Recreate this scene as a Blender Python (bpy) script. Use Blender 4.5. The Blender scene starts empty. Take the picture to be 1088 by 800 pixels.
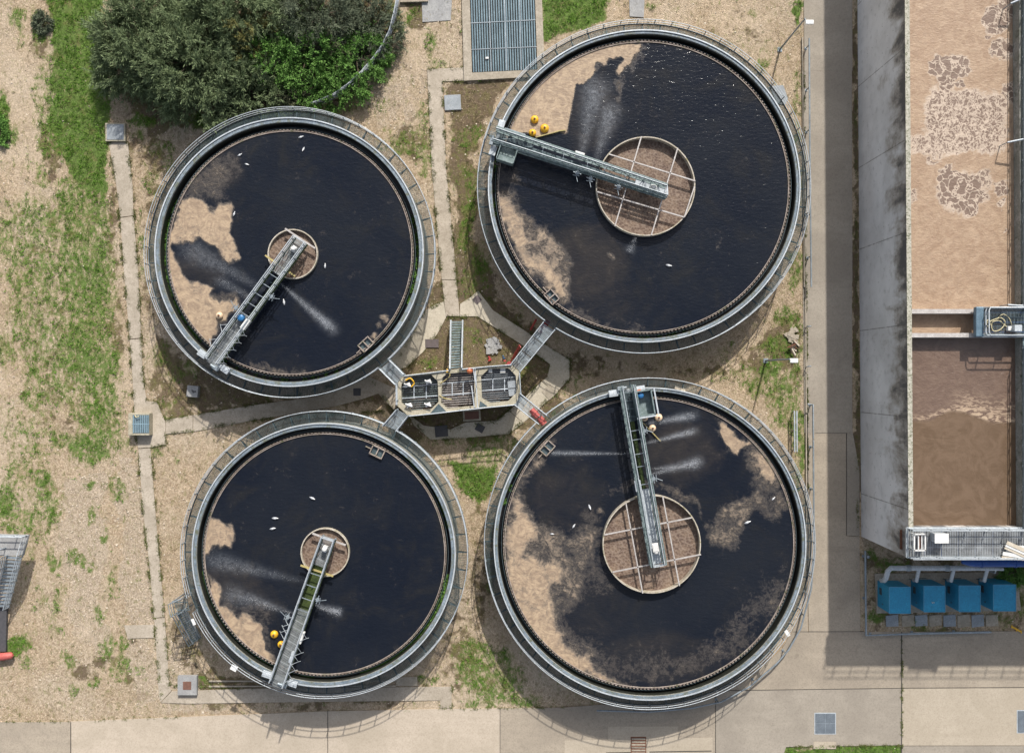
import bpy, math, random
import numpy as np
from mathutils import Vector, Matrix

random.seed(7)
rng = np.random.default_rng(7)
S = bpy.context.scene
COL = S.collection

# ------------------------------------------------------------ camera
H = 86.0                       # height of the camera above the ground
PPM = 12.0                     # photo pixels per metre at ground level
cam = bpy.data.cameras.new('camera'); cam_o = bpy.data.objects.new('camera', cam); COL.objects.link(cam_o)
cam.sensor_fit = 'HORIZONTAL'; cam.sensor_width = 36.0
cam.lens = 36.0 * H / (1088.0 / PPM)
cam.clip_start = 1.0; cam.clip_end = 3000.0
cam_o.location = (0, 0, H); cam_o.rotation_euler = (0, 0, 0)
S.camera = cam_o

# ------------------------------------------------------------ sky, sun, exposure
SUN_EL = math.radians(41.2)
SH_AZ = math.radians(14.3)     # shadows run towards -Y and lean this much towards -X
to_sun = Vector((math.sin(SH_AZ) * math.cos(SUN_EL), math.cos(SH_AZ) * math.cos(SUN_EL), math.sin(SUN_EL)))
w = bpy.data.worlds.new('World'); S.world = w; w.use_nodes = True
wn = w.node_tree.nodes; wl = w.node_tree.links
bg = wn.get('Background') or wn.new('ShaderNodeBackground')
sky = wn.new('ShaderNodeTexSky'); sky.sky_type = 'NISHITA'; sky.sun_disc = False
sky.sun_elevation = SUN_EL; sky.sun_rotation = SH_AZ
sky.air_density = 1.0; sky.dust_density = 3.0; sky.ozone_density = 1.0
hs = wn.new('ShaderNodeHueSaturation'); hs.inputs['Saturation'].default_value = 0.55   # broken cloud: a whiter sky
wl.new(sky.outputs[0], hs.inputs['Color']); wl.new(hs.outputs[0], bg.inputs[0]); bg.inputs[1].default_value = 0.125
sun = bpy.data.lights.new('sun', 'SUN'); sun_o = bpy.data.objects.new('sun', sun); COL.objects.link(sun_o)
sun.energy = 4.0; sun.angle = math.radians(0.9); sun.color = (1.0, 0.95, 0.88)
sun_o.rotation_euler = to_sun.to_track_quat('Z', 'Y').to_euler()
sun_o.location = to_sun * 200
S.view_settings.view_transform = 'Standard'; S.view_settings.look = 'None'
S.view_settings.exposure = 0.40; S.view_settings.gamma = 1.0

# ------------------------------------------------------------ helpers
def P(px, py, z=0.0):
    """photo position -> world position of something standing at height z"""
    k = (H - z) / H / PPM
    return Vector(((px - 544.0) * k, (400.0 - py) * k, z))

def nodes(m):
    m.use_nodes = True
    nt = m.node_tree
    return nt, nt.nodes, nt.links, nt.nodes['Principled BSDF']

def N(nt, typ, **kw):
    n = nt.nodes.new(typ)
    for k, v in kw.items():
        if k.startswith('i_'): n.inputs[k[2:]].default_value = v
        else: setattr(n, k, v)
    return n

def math_node(nt, op, a, b=None, c=None, clamp=False):
    n = nt.nodes.new('ShaderNodeMath'); n.operation = op; n.use_clamp = clamp
    for i, v in enumerate((a, b, c)):
        if v is None: continue
        if isinstance(v, (int, float)): n.inputs[i].default_value = v
        else: nt.links.new(v, n.inputs[i])
    return n.outputs[0]

def mixc(nt, fac, a, b, blend='MIX'):
    n = nt.nodes.new('ShaderNodeMix'); n.data_type = 'RGBA'; n.blend_type = blend
    for sock, v in ((n.inputs[0], fac), (n.inputs[6], a), (n.inputs[7], b)):
        if isinstance(v, (int, float)): sock.default_value = v
        elif isinstance(v, tuple): sock.default_value = (*v, 1) if len(v) == 3 else v
        else: nt.links.new(v, sock)
    return n.outputs[2]

def ramp(nt, fac, stops):
    n = nt.nodes.new('ShaderNodeValToRGB')
    cr = n.color_ramp
    while len(cr.elements) < len(stops): cr.elements.new(0.5)
    for e, (p, c) in zip(cr.elements, stops):
        e.position = p
        e.color = (c, c, c, 1) if isinstance(c, (int, float)) else (*c, 1)
    nt.links.new(fac, n.inputs[0])
    return n.outputs[0]

def smooth(nt, v, lo, hi):
    n = nt.nodes.new('ShaderNodeMapRange'); n.interpolation_type = 'SMOOTHSTEP'
    nt.links.new(v, n.inputs[0]); n.inputs[1].default_value = lo; n.inputs[2].default_value = hi
    return n.outputs[0]

def coords(nt):
    return nt.nodes.new('ShaderNodeNewGeometry').outputs['Position']

def noise(nt, vec, scale, detail=6, rough=0.55, dist=0.0, seed=None):
    n = nt.nodes.new('ShaderNodeTexNoise')
    if seed is not None:
        n.noise_dimensions = '4D'; n.inputs['W'].default_value = seed
    nt.links.new(vec, n.inputs['Vector'])
    n.inputs['Scale'].default_value = scale; n.inputs['Detail'].default_value = detail
    n.inputs['Roughness'].default_value = rough; n.inputs['Distortion'].default_value = dist
    return n.outputs['Fac']

def voro(nt, vec, scale, feature='F1', out='Distance'):
    n = nt.nodes.new('ShaderNodeTexVoronoi'); n.feature = feature
    nt.links.new(vec, n.inputs['Vector']); n.inputs['Scale'].default_value = scale
    return n.outputs[out]

def vscale(nt, vec, s):
    n = nt.nodes.new('ShaderNodeVectorMath'); n.operation = 'MULTIPLY'
    nt.links.new(vec, n.inputs[0]); n.inputs[1].default_value = s
    return n.outputs[0]

def bump(nt, height, strength, dist, bsdf):
    b = nt.nodes.new('ShaderNodeBump'); b.inputs['Strength'].default_value = strength
    b.inputs['Distance'].default_value = dist
    nt.links.new(height, b.inputs['Height']); nt.links.new(b.outputs[0], bsdf.inputs['Normal'])

def simple(name, c, c2=None, rough=0.7, metal=0.0, sc=1.5, bs=0.3, bd=0.01, spots=0.0, spotc=(0.1, 0.08, 0.05)):
    """weathered plain material: two tones through noise, optional stains"""
    m = bpy.data.materials.new(name); nt, n, l, b = nodes(m)
    pos = coords(nt)
    c2 = c2 or tuple(x * 0.72 for x in c)
    f = noise(nt, pos, sc, 8, 0.65)
    col = mixc(nt, smooth(nt, f, 0.35, 0.65), c, c2)
    f2 = noise(nt, pos, sc * 9, 4, 0.6, seed=3.0)
    col = mixc(nt, smooth(nt, f2, 0.3, 0.75), col, tuple(x * 0.8 for x in c2))
    if spots > 0:
        f3 = noise(nt, pos, sc * 2.3, 6, 0.7, 0.6, seed=9.0)
        msk = smooth(nt, f3, 1.0 - spots - 0.12, 1.0 - spots + 0.08)
        col = mixc(nt, msk, col, spotc)
    l.new(col, b.inputs['Base Color'])
    b.inputs['Roughness'].default_value = rough; b.inputs['Metallic'].default_value = metal
    bump(nt, f2, bs, bd, b)
    return m

M = {}
M['galv'] = simple('galvanised_steel', (0.36, 0.405, 0.44), (0.22, 0.26, 0.29), 0.5, 0.35, 2.0, spots=0.33, spotc=(0.16, 0.13, 0.1))
M['galv_lt'] = simple('pale_galvanised', (0.56, 0.60, 0.63), (0.40, 0.44, 0.47), 0.5, 0.2, 1.2, spots=0.3, spotc=(0.25, 0.24, 0.2))
M['track'] = simple('wheel_track', (0.24, 0.29, 0.33), (0.12, 0.155, 0.19), 0.6, 0.0, 0.8, spots=0.42, spotc=(0.10, 0.11, 0.075))
M['walk_steel'] = simple('walkway_bars', (0.11, 0.155, 0.17), (0.055, 0.085, 0.095), 0.5, 0.3, 0.8)
M['dark_steel'] = simple('dark_steel', (0.13, 0.17, 0.19), (0.06, 0.09, 0.1), 0.5, 0.3, 2.5)
M['truss'] = simple('truss_steel', (0.30, 0.36, 0.37), (0.14, 0.19, 0.19), 0.5, 0.3, 2.5, spots=0.36, spotc=(0.07, 0.1, 0.05))
M['pale_steel'] = simple('pale_painted_steel', (0.56, 0.54, 0.52), (0.38, 0.35, 0.33), 0.5, 0.1, 2.5, spots=0.3, spotc=(0.2, 0.13, 0.1))
M['yellow_steel'] = simple('yellow_stained_steel', (0.50, 0.42, 0.16), (0.34, 0.28, 0.12), 0.6, 0, 3)
M['moss_steel'] = simple('mossy_beam', (0.10, 0.13, 0.04), (0.045, 0.07, 0.02), 0.9, 0, 1.4, bs=0.8, bd=0.04)
M['wall'] = simple('tank_concrete', (0.34, 0.33, 0.30), (0.2, 0.2, 0.17), 0.9, 0, 0.7, spots=0.38, spotc=(0.06, 0.07, 0.04))
M['darkface'] = simple('dark_face', (0.035, 0.036, 0.03), (0.018, 0.02, 0.015), 0.5, 0, 1.2)  # near-black tone for the channel lining and the pit floor
M['lip'] = simple('weir_lip', (0.42, 0.36, 0.32), (0.25, 0.20, 0.17), 0.8, 0, 1.5, spots=0.38, spotc=(0.09, 0.11, 0.04))
M['drum'] = simple('drum_rim', (0.55, 0.50, 0.43), (0.38, 0.34, 0.27), 0.7, 0, 1.0, spots=0.38, spotc=(0.17, 0.15, 0.05))
M['white'] = simple('white_paint', (0.78, 0.78, 0.76), (0.62, 0.62, 0.6), 0.5, 0, 2.0)
M['bird_white'] = simple('white_feather', (0.8, 0.8, 0.8), (0.75, 0.75, 0.75), 0.8)
M['bird_grey'] = simple('grey_feather', (0.45, 0.47, 0.5), (0.4, 0.42, 0.45), 0.8)
M['yellow'] = simple('yellow_buoy', (0.80, 0.46, 0.02), (0.66, 0.36, 0.02), 0.4)
M['cream'] = simple('faded_buoy', (0.78, 0.60, 0.42), (0.66, 0.48, 0.32), 0.5)
M['orange'] = simple('orange_plastic', (0.62, 0.18, 0.07), (0.5, 0.13, 0.05), 0.5)
M['red'] = simple('red_paint', (0.42, 0.045, 0.04), (0.3, 0.03, 0.03), 0.5)
M['pinkred'] = simple('faded_red_pipe', (0.50, 0.12, 0.10), (0.38, 0.08, 0.07), 0.6)
M['bluebox'] = simple('blue_enclosure', (0.022, 0.30, 0.50), (0.018, 0.24, 0.42), 0.55, 0, 1.0, bs=0.1)
M['blueside'] = M['bluebox']
M['bluepipe'] = simple('blue_pipe', (0.012, 0.09, 0.36), (0.01, 0.06, 0.26), 0.4, 0, 1.0)
M['bluegreen'] = simple('blue_plastic', (0.03, 0.18, 0.4), (0.02, 0.12, 0.3), 0.4)
M['brownlid'] = simple('rusty_lid', (0.21, 0.10, 0.07), (0.14, 0.07, 0.05), 0.8, 0, 4)
M['darklid'] = simple('dark_cover', (0.085, 0.08, 0.085), (0.055, 0.055, 0.06), 0.7, 0, 4)
M['purplelid'] = simple('brown_grey_cover', (0.14, 0.11, 0.11), (0.10, 0.08, 0.08), 0.7, 0, 4)
M['hose'] = simple('cream_hose', (0.62, 0.56, 0.36), (0.5, 0.44, 0.26), 0.6, 0, 5)
M['slab'] = simple('slab_concrete', (0.42, 0.37, 0.30), (0.31, 0.27, 0.21), 0.9, 0, 0.8, spots=0.32, spotc=(0.19, 0.16, 0.12))
M['slab_grey'] = simple('grey_slab', (0.36, 0.36, 0.35), (0.27, 0.27, 0.27), 0.9, 0, 1.0, spots=0.32, spotc=(0.16, 0.15, 0.13))
M['hatch'] = simple('hatch_plate', (0.19, 0.22, 0.25), (0.13, 0.155, 0.18), 0.6, .2, 2.0)
M['slab_blue'] = simple('bluish_cover', (0.33, 0.36, 0.385), (0.24, 0.265, 0.285), 0.7, 0, 1.6, spots=0.3, spotc=(0.24, 0.23, 0.2))
M['chamber'] = simple('chamber_concrete', (0.46, 0.42, 0.33), (0.34, 0.31, 0.23), 0.9, 0, 1.4, spots=0.36, spotc=(0.13, 0.13, 0.08))
M['chamber_pit'] = simple('chamber_pit', (0.15, 0.11, 0.09), (0.08, 0.06, 0.05), 0.5, 0, 1.5)
M['wood'] = simple('weathered_board', (0.60, 0.55, 0.46), (0.48, 0.42, 0.33), 0.8, 0, 3)
M['joint'] = simple('joint_filler', (0.10, 0.09, 0.075), (0.06, 0.055, 0.045), 0.9, 0, 2)
M['bark'] = simple('bark', (0.12, 0.09, 0.06), (0.07, 0.05, 0.035), 0.95, 0, 5, bs=0.8, bd=0.03)
M['bluewhite'] = simple('pale_blue_grille', (0.30, 0.42, 0.48), (0.2, 0.3, 0.36), 0.5, 0.2, 3)
M['rust'] = simple('rust', (0.2, 0.09, 0.05), (0.12, 0.05, 0.03), 0.9, 0, 5)

def grating_mat(name, col, openness, pitch=0.11, ang=0.0, cross=6.0):
    """open steel grating: bars with real gaps between them"""
    m = bpy.data.materials.new(name); nt, n, l, b = nodes(m)
    pos = coords(nt)
    vr = nt.nodes.new('ShaderNodeVectorRotate'); l.new(pos, vr.inputs['Vector']); vr.inputs['Angle'].default_value = ang
    sep = nt.nodes.new('ShaderNodeSeparateXYZ'); l.new(vr.outputs[0], sep.inputs[0])
    fx = math_node(nt, 'FRACT', math_node(nt, 'MULTIPLY', sep.outputs[0], 1.0 / pitch))
    fy = math_node(nt, 'FRACT', math_node(nt, 'MULTIPLY', sep.outputs[1], 1.0 / (pitch * cross)))
    hole = math_node(nt, 'MULTIPLY', math_node(nt, 'LESS_THAN', fx, openness), math_node(nt, 'LESS_THAN', fy, 0.90))
    f = noise(nt, pos, 1.3, 6, 0.6)
    l.new(mixc(nt, smooth(nt, f, 0.35, 0.65), col, tuple(x * 0.6 for x in col)), b.inputs['Base Color'])
    b.inputs['Roughness'].default_value = 0.5; b.inputs['Metallic'].default_value = 0.3
    l.new(math_node(nt, 'SUBTRACT', 1.0, hole), b.inputs['Alpha'])
    return m
M['grating'] = grating_mat('walkway_grating', (0.15, 0.20, 0.22), 0.68)
M['grating2'] = grating_mat('gangway_grating', (0.33, 0.38, 0.41), 0.42, ang=0.8)
M['grating_blue'] = grating_mat('deck_grating', (0.34, 0.36, 0.37), 0.35, 0.13)
M['deck'] = grating_mat('bridge_grating', (0.34, 0.36, 0.36), 0.45, 0.1, 0.5)

class MB:
    """collects shapes in world coordinates and links them as ONE mesh object"""
    def __init__(s): s.v = []; s.f = []; s.sm = []
    def add(s, vs, fs, smooth=False):
        o = len(s.v); s.v += [tuple(v) for v in vs]; s.f += [tuple(i + o for i in f) for f in fs]; s.sm += [smooth] * len(fs)
        return s
    def box(s, c, d, rz=0.0):
        cx, cy, cz = c; dx, dy, dz = (x / 2 for x in d); ca, sa = math.cos(rz), math.sin(rz)
        vs = []
        for z in (-dz, dz):
            for x, y in ((-dx, -dy), (dx, -dy), (dx, dy), (-dx, dy)):
                vs.append((cx + x * ca - y * sa, cy + x * sa + y * ca, cz + z))
        return s.add(vs, [(3, 2, 1, 0), (4, 5, 6, 7), (0, 1, 5, 4), (1, 2, 6, 5), (2, 3, 7, 6), (3, 0, 4, 7)])
    def prism(s, pts, z0, z1, bev=0.0):
        """vertical prism over a polygon (any winding)"""
        pts = [(p[0], p[1]) for p in pts]
        a = sum(pts[i][0] * pts[(i + 1) % len(pts)][1] - pts[(i + 1) % len(pts)][0] * pts[i][1] for i in range(len(pts)))
        if a < 0: pts = pts[::-1]
        n = len(pts)
        vs = [(x, y, z0) for x, y in pts] + [(x, y, z1) for x, y in pts]
        fs = [tuple(range(n, 2 * n))] + [(i, (i + 1) % n, n + (i + 1) % n, n + i) for i in range(n)] + [tuple(range(n - 1, -1, -1))]
        return s.add(vs, fs)
    def beam(s, a, b, w, h, up=(0, 0, 1)):
        a = Vector(a); b = Vector(b); d = b - a
        if d.length < 1e-6: return s
        d.normalize(); u = Vector(up)
        side = d.cross(u)
        if side.length < 1e-4: side = d.cross(Vector((1, 0, 0)))
        side.normalize(); u = side.cross(d)
        vs = []
        for p in (a, b):
            for x, y in ((-1, -1), (1, -1), (1, 1), (-1, 1)):
                vs.append(p + side * (x * w / 2) + u * (y * h / 2))
        return s.add(vs, [(3, 2, 1, 0), (4, 5, 6, 7), (0, 1, 5, 4), (1, 2, 6, 5), (2, 3, 7, 6), (3, 0, 4, 7)])
    def tube(s, pts, r, n=8, closed=False, caps=True):
        pts = [Vector(p) for p in pts]; m = len(pts); vs = []; fs = []
        rs = r if isinstance(r, (list, tuple)) else [r] * m
        for i, p in enumerate(pts):
            if closed: d = pts[(i + 1) % m] - pts[i - 1]
            else: d = pts[min(i + 1, m - 1)] - pts[max(i - 1, 0)]
            d.normalize(); up = Vector((0, 0, 1)) if abs(d.z) < 0.95 else Vector((1, 0, 0))
            a = d.cross(up).normalized(); b = a.cross(d)
            for k in range(n):
                t = 2 * math.pi * k / n
                vs.append(p + a * (math.cos(t) * rs[i]) + b * (math.sin(t) * rs[i]))
        for i in range(m if closed else m - 1):
            for k in range(n):
                j = (i + 1) % m
                fs.append((i * n + k, i * n + (k + 1) % n, j * n + (k + 1) % n, j * n + k))
        s.add(vs, fs, True)
        if caps and not closed:
            s.add([vs[k] for k in range(n)], [tuple(range(n - 1, -1, -1))])
            s.add([vs[(m - 1) * n + k] for k in range(n)], [tuple(range(n))])
        return s
    def ring(s, c, r0, r1, z0, z1, a0=0.0, a1=2 * math.pi, n=192):
        full = abs((a1 - a0) - 2 * math.pi) < 1e-6
        m = max(3, int(n * (a1 - a0) / (2 * math.pi))); k = m if full else m + 1
        vs = []
        for i in range(k):
            t = a0 + (a1 - a0) * i / m; ca, sa = math.cos(t), math.sin(t)
            for r, z in ((r0, z0), (r1, z0), (r1, z1), (r0, z1)):
                vs.append((c[0] + r * ca, c[1] + r * sa, z))
        fs = []
        for i in range(m):
            j = (i + 1) % k if full else i + 1
            for q in range(4):
                fs.append((i * 4 + q, i * 4 + (q + 1) % 4, j * 4 + (q + 1) % 4, j * 4 + q))
        if not full:
            fs.append((0, 3, 2, 1)); fs.append((m * 4, m * 4 + 1, m * 4 + 2, m * 4 + 3))
        return s.add(vs, [f[::-1] for f in fs])
    def lathe(s, c, prof, n=24):
        vs = []; fs = []
        for r, z in prof:
            for k in range(n):
                t = 2 * math.pi * k / n; vs.append((c[0] + r * math.cos(t), c[1] + r * math.sin(t), c[2] + z))
        for i in range(len(prof) - 1):
            for k in range(n):
                fs.append((i * n + k, i * n + (k + 1) % n, (i + 1) * n + (k + 1) % n, (i + 1) * n + k))
        s.add(vs, fs, True)
        s.add([vs[(len(prof) - 1) * n + k] for k in range(n)], [tuple(range(n))])
        return s
    def build(s, name, mat, parent=None, bevel=0.0):
        off = Vector((0, 0, 0)); q = parent
        while q is not None: off += q.location; q = q.parent
        me = bpy.data.meshes.new(name)
        me.from_pydata([(v[0] - off.x, v[1] - off.y, v[2] - off.z) for v in s.v], [], s.f)
        me.polygons.foreach_set('use_smooth', s.sm)
        me.materials.append(mat if not isinstance(mat, str) else M[mat])
        o = bpy.data.objects.new(name, me); COL.objects.link(o)
        if parent: o.parent = parent
        if bevel > 0:
            bm_ = o.modifiers.new('bevel', 'BEVEL'); bm_.width = bevel; bm_.segments = 2; bm_.limit_method = 'ANGLE'
        return o

def tag(o, label=None, cat=None, group=None, kind=None):
    if label: o['label'] = label
    if cat: o['category'] = cat
    if group: o['group'] = group
    if kind: o['kind'] = kind
    return o
def thing(name, loc, label, cat, group=None):
    o = bpy.data.objects.new(name, None); COL.objects.link(o); o.location = loc; o.empty_display_size = 0.3
    return tag(o, label, cat, group)
def copy_tree(o, parent=None):
    c = o.copy(); COL.objects.link(c); c.parent = parent
    for ch in list(o.children): copy_tree(ch, c)
    return c
def np_mesh(name, verts, quads, mat, parent=None, attrs=None, smooth=False):
    me = bpy.data.meshes.new(name)
    nv = len(verts); nf = len(quads); k = quads.shape[1]
    me.vertices.add(nv); me.vertices.foreach_set('co', verts.astype(np.float32).ravel())
    me.loops.add(nf * k); me.loops.foreach_set('vertex_index', quads.astype(np.int32).ravel())
    me.polygons.add(nf); me.polygons.foreach_set('loop_start', np.arange(0, nf * k, k, dtype=np.int32))
    me.polygons.foreach_set('loop_total', np.full(nf, k, dtype=np.int32))
    if smooth: me.polygons.foreach_set('use_smooth', np.ones(nf, dtype=bool))
    me.update(calc_edges=True)
    for an, av in (attrs or {}).items():
        a = me.attributes.new(an, 'FLOAT', 'POINT'); a.data.foreach_set('value', av.astype(np.float32))
    me.materials.append(mat)
    o = bpy.data.objects.new(name, me); COL.objects.link(o)
    if parent: o.parent = parent
    return o

# numpy fields ------------------------------------------------------------
def sdf(px, py, poly):
    """signed distance (positive inside) to a polygon, all in photo pixels"""
    d = np.full(px.shape, 1e9); ins = np.zeros(px.shape, bool); n = len(poly)
    for i in range(n):
        x0, y0 = poly[i]; x1, y1 = poly[(i + 1) % n]; ex, ey = x1 - x0, y1 - y0
        t = np.clip(((px - x0) * ex + (py - y0) * ey) / (ex * ex + ey * ey + 1e-9), 0, 1)
        d = np.minimum(d, np.hypot(px - x0 - t * ex, py - y0 - t * ey))
        c = ((y0 > py) != (y1 > py)) & (px < (x1 - x0) * (py - y0) / (y1 - y0 + 1e-12) + x0)
        ins ^= c
    return np.where(ins, d, -d)
def sstep(x, a, b):
    t = np.clip((x - a) / (b - a), 0, 1); return t * t * (3 - 2 * t)
def poly_field(px, py, items):
    f = np.zeros(px.shape)
    for poly, dens, soft in items:
        f = np.maximum(f, dens * sstep(sdf(px, py, poly), -soft * 1.3, soft * 1.3))
    return f
def wob(px, py, s, amp, seed):
    r_ = np.random.default_rng(seed); fx = np.zeros(px.shape); fy = np.zeros(px.shape)
    for o in range(5):
        fr = s * 1.9 ** o; am = amp * .62 ** o
        for k in range(3):
            a = r_.random() * 6.283; b = r_.random() * 6.283
            fx += am * np.sin((px * math.cos(a) + py * math.sin(a)) * fr + 6.283 * r_.random() + fy * fr * .5); fy += am * np.sin((px * math.cos(b) + py * math.sin(b)) * fr + 6.283 * r_.random() + fx * fr * .5)
    return px + fx, py + fy
def blob_field(px, py, blobs):
    f = np.zeros(px.shape)
    for cx, cy, rx, ry, d in blobs:
        r = np.hypot((px - cx) / rx, (py - cy) / ry)
        f = np.maximum(f, d * (1 - sstep(r, 0.45, 1.25)))
    return f
def jet_field(px, py, jets):
    f = np.zeros(px.shape)
    for x0, y0, x1, y1, w0, w1, a in jets:
        ex, ey = x1 - x0, y1 - y0; L2 = ex * ex + ey * ey; L = math.sqrt(L2)
        t = ((px - x0) * ex + (py - y0) * ey) / L2
        q = np.abs((px - x0) * ey - (py - y0) * ex) / L
        ww = w0 + (w1 - w0) * np.clip(t, 0, 1)
        g = np.exp(-(q / ww) ** 2) * sstep(t, -0.05, 0.15) * (1 - sstep(t, 0.8, 1.15)) * (0.25 + 0.75 * np.clip(t, 0, 1))
        f = np.maximum(f, a * g)
    return f

# ------------------------------------------------------------ ground
GRASS_POLY = [
    ([(48, -20), (108, -20), (112, 60), (119, 125), (115, 195), (108, 228), (98, 205), (78, 190), (56, 160), (48, 110), (54, 50)], 0.95, 4),
    ([(0, 210), (60, 205), (105, 235), (122, 330), (140, 480), (110, 490), (60, 440), (20, 420), (0, 330)], 0.56, 14),
    ([(60, 185), (112, 180), (122, 260), (126, 360), (132, 470), (90, 470), (70, 380), (56, 280)], 0.66, 10),
    ([(0, 420), (60, 430), (70, 560), (40, 600), (0, 600)], 0.46, 14),
    ([(578, -20), (655, -20), (640, 20), (600, 35), (576, 48)], 1.0, 4),
    ([(498, 455), (540, 465), (560, 470), (535, 500), (522, 530), (506, 535), (486, 495)], 0.55, 4),
    ([(468, 490), (505, 492), (532, 496), (525, 522), (508, 535), (490, 525)], 1.0, 4),
    ([(482, 690), (505, 668), (530, 690), (560, 735), (575, 752), (520, 752), (490, 735), (476, 710)], 0.62, 6),
    ([(800, 400), (855, 375), (857, 500), (848, 520), (838, 480), (815, 430)], 0.6, 6),
    ([(835, 792), (960, 790), (962, 830), (820, 830)], 0.95, 2),
]
GRASS_BLOB = [
    (12, 250, 22, 40, .55), (60, 240, 40, 30, .62), (95, 300, 30, 60, .72), (85, 370, 35, 45, .72), (30, 290, 40, 30, .58), (50, 345, 45, 35, .55),
    (110, 440, 26, 40, .66), (100, 475, 30, 25, .68), (40, 420, 24, 20, .6), (20, 300, 20, 20, .6), (118, 390, 12, 25, .7), (4, 370, 10, 25, .62),
    (60, 470, 22, 18, .58), (8, 535, 18, 28, .7), (20, 500, 20, 26, .55), (50, 540, 10, 40, .66), (28, 550, 16, 20, .58), (48, 510, 12, 18, .6),
    (95, 517, 7, 7, .75), (103, 545, 7, 10, .7), (125, 520, 18, 20, .5), (110, 570, 7, 6, .7), (78, 590, 8, 10, .72), (92, 600, 7, 9, .7), (60, 600, 6, 16, .62),
    (18, 560, 22, 8, .62), (20, 685, 18, 14, .85), (72, 700, 9, 9, .66), (62, 640, 10, 22, .5), (105, 655, 6, 14, .6), (112, 690, 10, 22, .62), (130, 710, 14, 26, .58),
    (130, 685, 14, 10, .58), (30, 705, 10, 8, .55), (80, 735, 10, 12, .5), (40, 640, 8, 20, .45), (122, 620, 10, 20, .5), (60, 655, 8, 8, .55), (100, 725, 10, 8, .5),
    (20, 20, 12, 16, .66), (22, 45, 8, 8, .55), (40, 30, 10, 26, .7), (45, 100, 12, 50, .5), (3, 125, 8, 35, .85), (12, 140, 10, 14, .6), (50, 145, 14, 40, .58), (45, 190, 12, 18, .6), (30, 175, 8, 18, .45),
    (150, 128, 20, 10, .72), (175, 160, 20, 15, .5), (215, 130, 20, 8, .8), (160, 190, 12, 25, .42), (180, 175, 12, 12, .52), (145, 145, 10, 10, .55),
    (170, 375, 20, 15, .5), (195, 395, 25, 15, .5), (180, 430, 20, 10, .45), (165, 480, 12, 12, .5), (185, 490, 12, 10, .4),
    (415, 20, 15, 22, .62), (438, 12, 10, 10, .72), (432, 28, 7, 12, .62), (455, 42, 6, 16, .66), (490, 28, 5, 14, .6), (465, 68, 18, 8, .5), (405, 85, 12, 8, .5), (375, 118, 22, 8, .5),
    (435, 145, 25, 18, .55), (450, 165, 15, 30, .55), (452, 120, 14, 20, .45), (400, 115, 14, 10, .45), (455, 55, 6, 10, .5), (385, 65, 6, 30, .8), (415, 40, 6, 30, .8),
    (495, 150, 18, 20, .5), (505, 140, 12, 18, .6), (496, 240, 14, 40, .62), (510, 280, 14, 30, .58), (495, 300, 12, 20, .55), (520, 85, 14, 10, .4), (485, 190, 8, 20, .4),
    (800, 15, 8, 6, .6), (848, 10, 5, 20, .85), (790, 45, 14, 10, .4), (812, 72, 12, 12, .6), (820, 55, 14, 14, .4), (835, 35, 10, 12, .35), (720, 12, 8, 5, .5), (690, 8, 8, 6, .5),
    (848, 150, 5, 120, .5), (845, 290, 10, 30, .6), (835, 335, 20, 16, .62), (150, 260, 5, 60, .5), (500, 200, 10, 40, .55), (560, 395, 10, 14, .5), (520, 610, 6, 40, .4), (430, 155, 25, 14, .6), (790, 395, 14, 14, .5), (830, 370, 24, 18, .7), (850, 350, 8, 40, .6), (812, 395, 18, 14, .7), (770, 375, 16, 14, .4), (835, 420, 18, 25, .6), (852, 470, 6, 50, .8),
    (765, 400, 20, 12, .4), (800, 410, 18, 12, .6), (850, 330, 8, 12, .5),
    (545, 540, 8, 10, .3), (550, 720, 16, 16, .55), (555, 750, 12, 6, .75), (500, 745, 14, 6, .7), (535, 700, 14, 14, .6), (520, 740, 10, 12, .55), (495, 715, 18, 18, .6), (510, 690, 14, 14, .6),
    (455, 720, 14, 8, .55), (445, 730, 10, 5, .3), (325, 730, 6, 5, .3), (220, 728, 14, 6, .75), (150, 715, 8, 8, .4),
    (925, 590, 10, 8, .8), (945, 598, 20, 8, .75), (960, 600, 15, 6, .6), (935, 610, 10, 14, .35), (1075, 610, 22, 18, .95), (1085, 640, 12, 18, .55), (930, 655, 12, 10, .7), (985, 667, 25, 5, .6), (1065, 655, 18, 10, .5),
    (560, 385, 12, 20, .35), (500, 355, 18, 14, .5), (455, 385, 14, 8, .62), (530, 345, 10, 6, .3), (470, 470, 40, 6, .5), (530, 470, 20, 8, .4),
    (545, 330, 14, 20, .3), (600, 420, 14, 10, .4), (590, 440, 8, 8, .5), (620, 400, 14, 12, .4), (640, 390, 20, 8, .3), (730, 392, 20, 8, .3),
    (540, 665, 10, 20, .45), (560, 690, 12, 10, .3), (85, 640, 5, 10, .35), (60, 670, 10, 12, .5),
]
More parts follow.
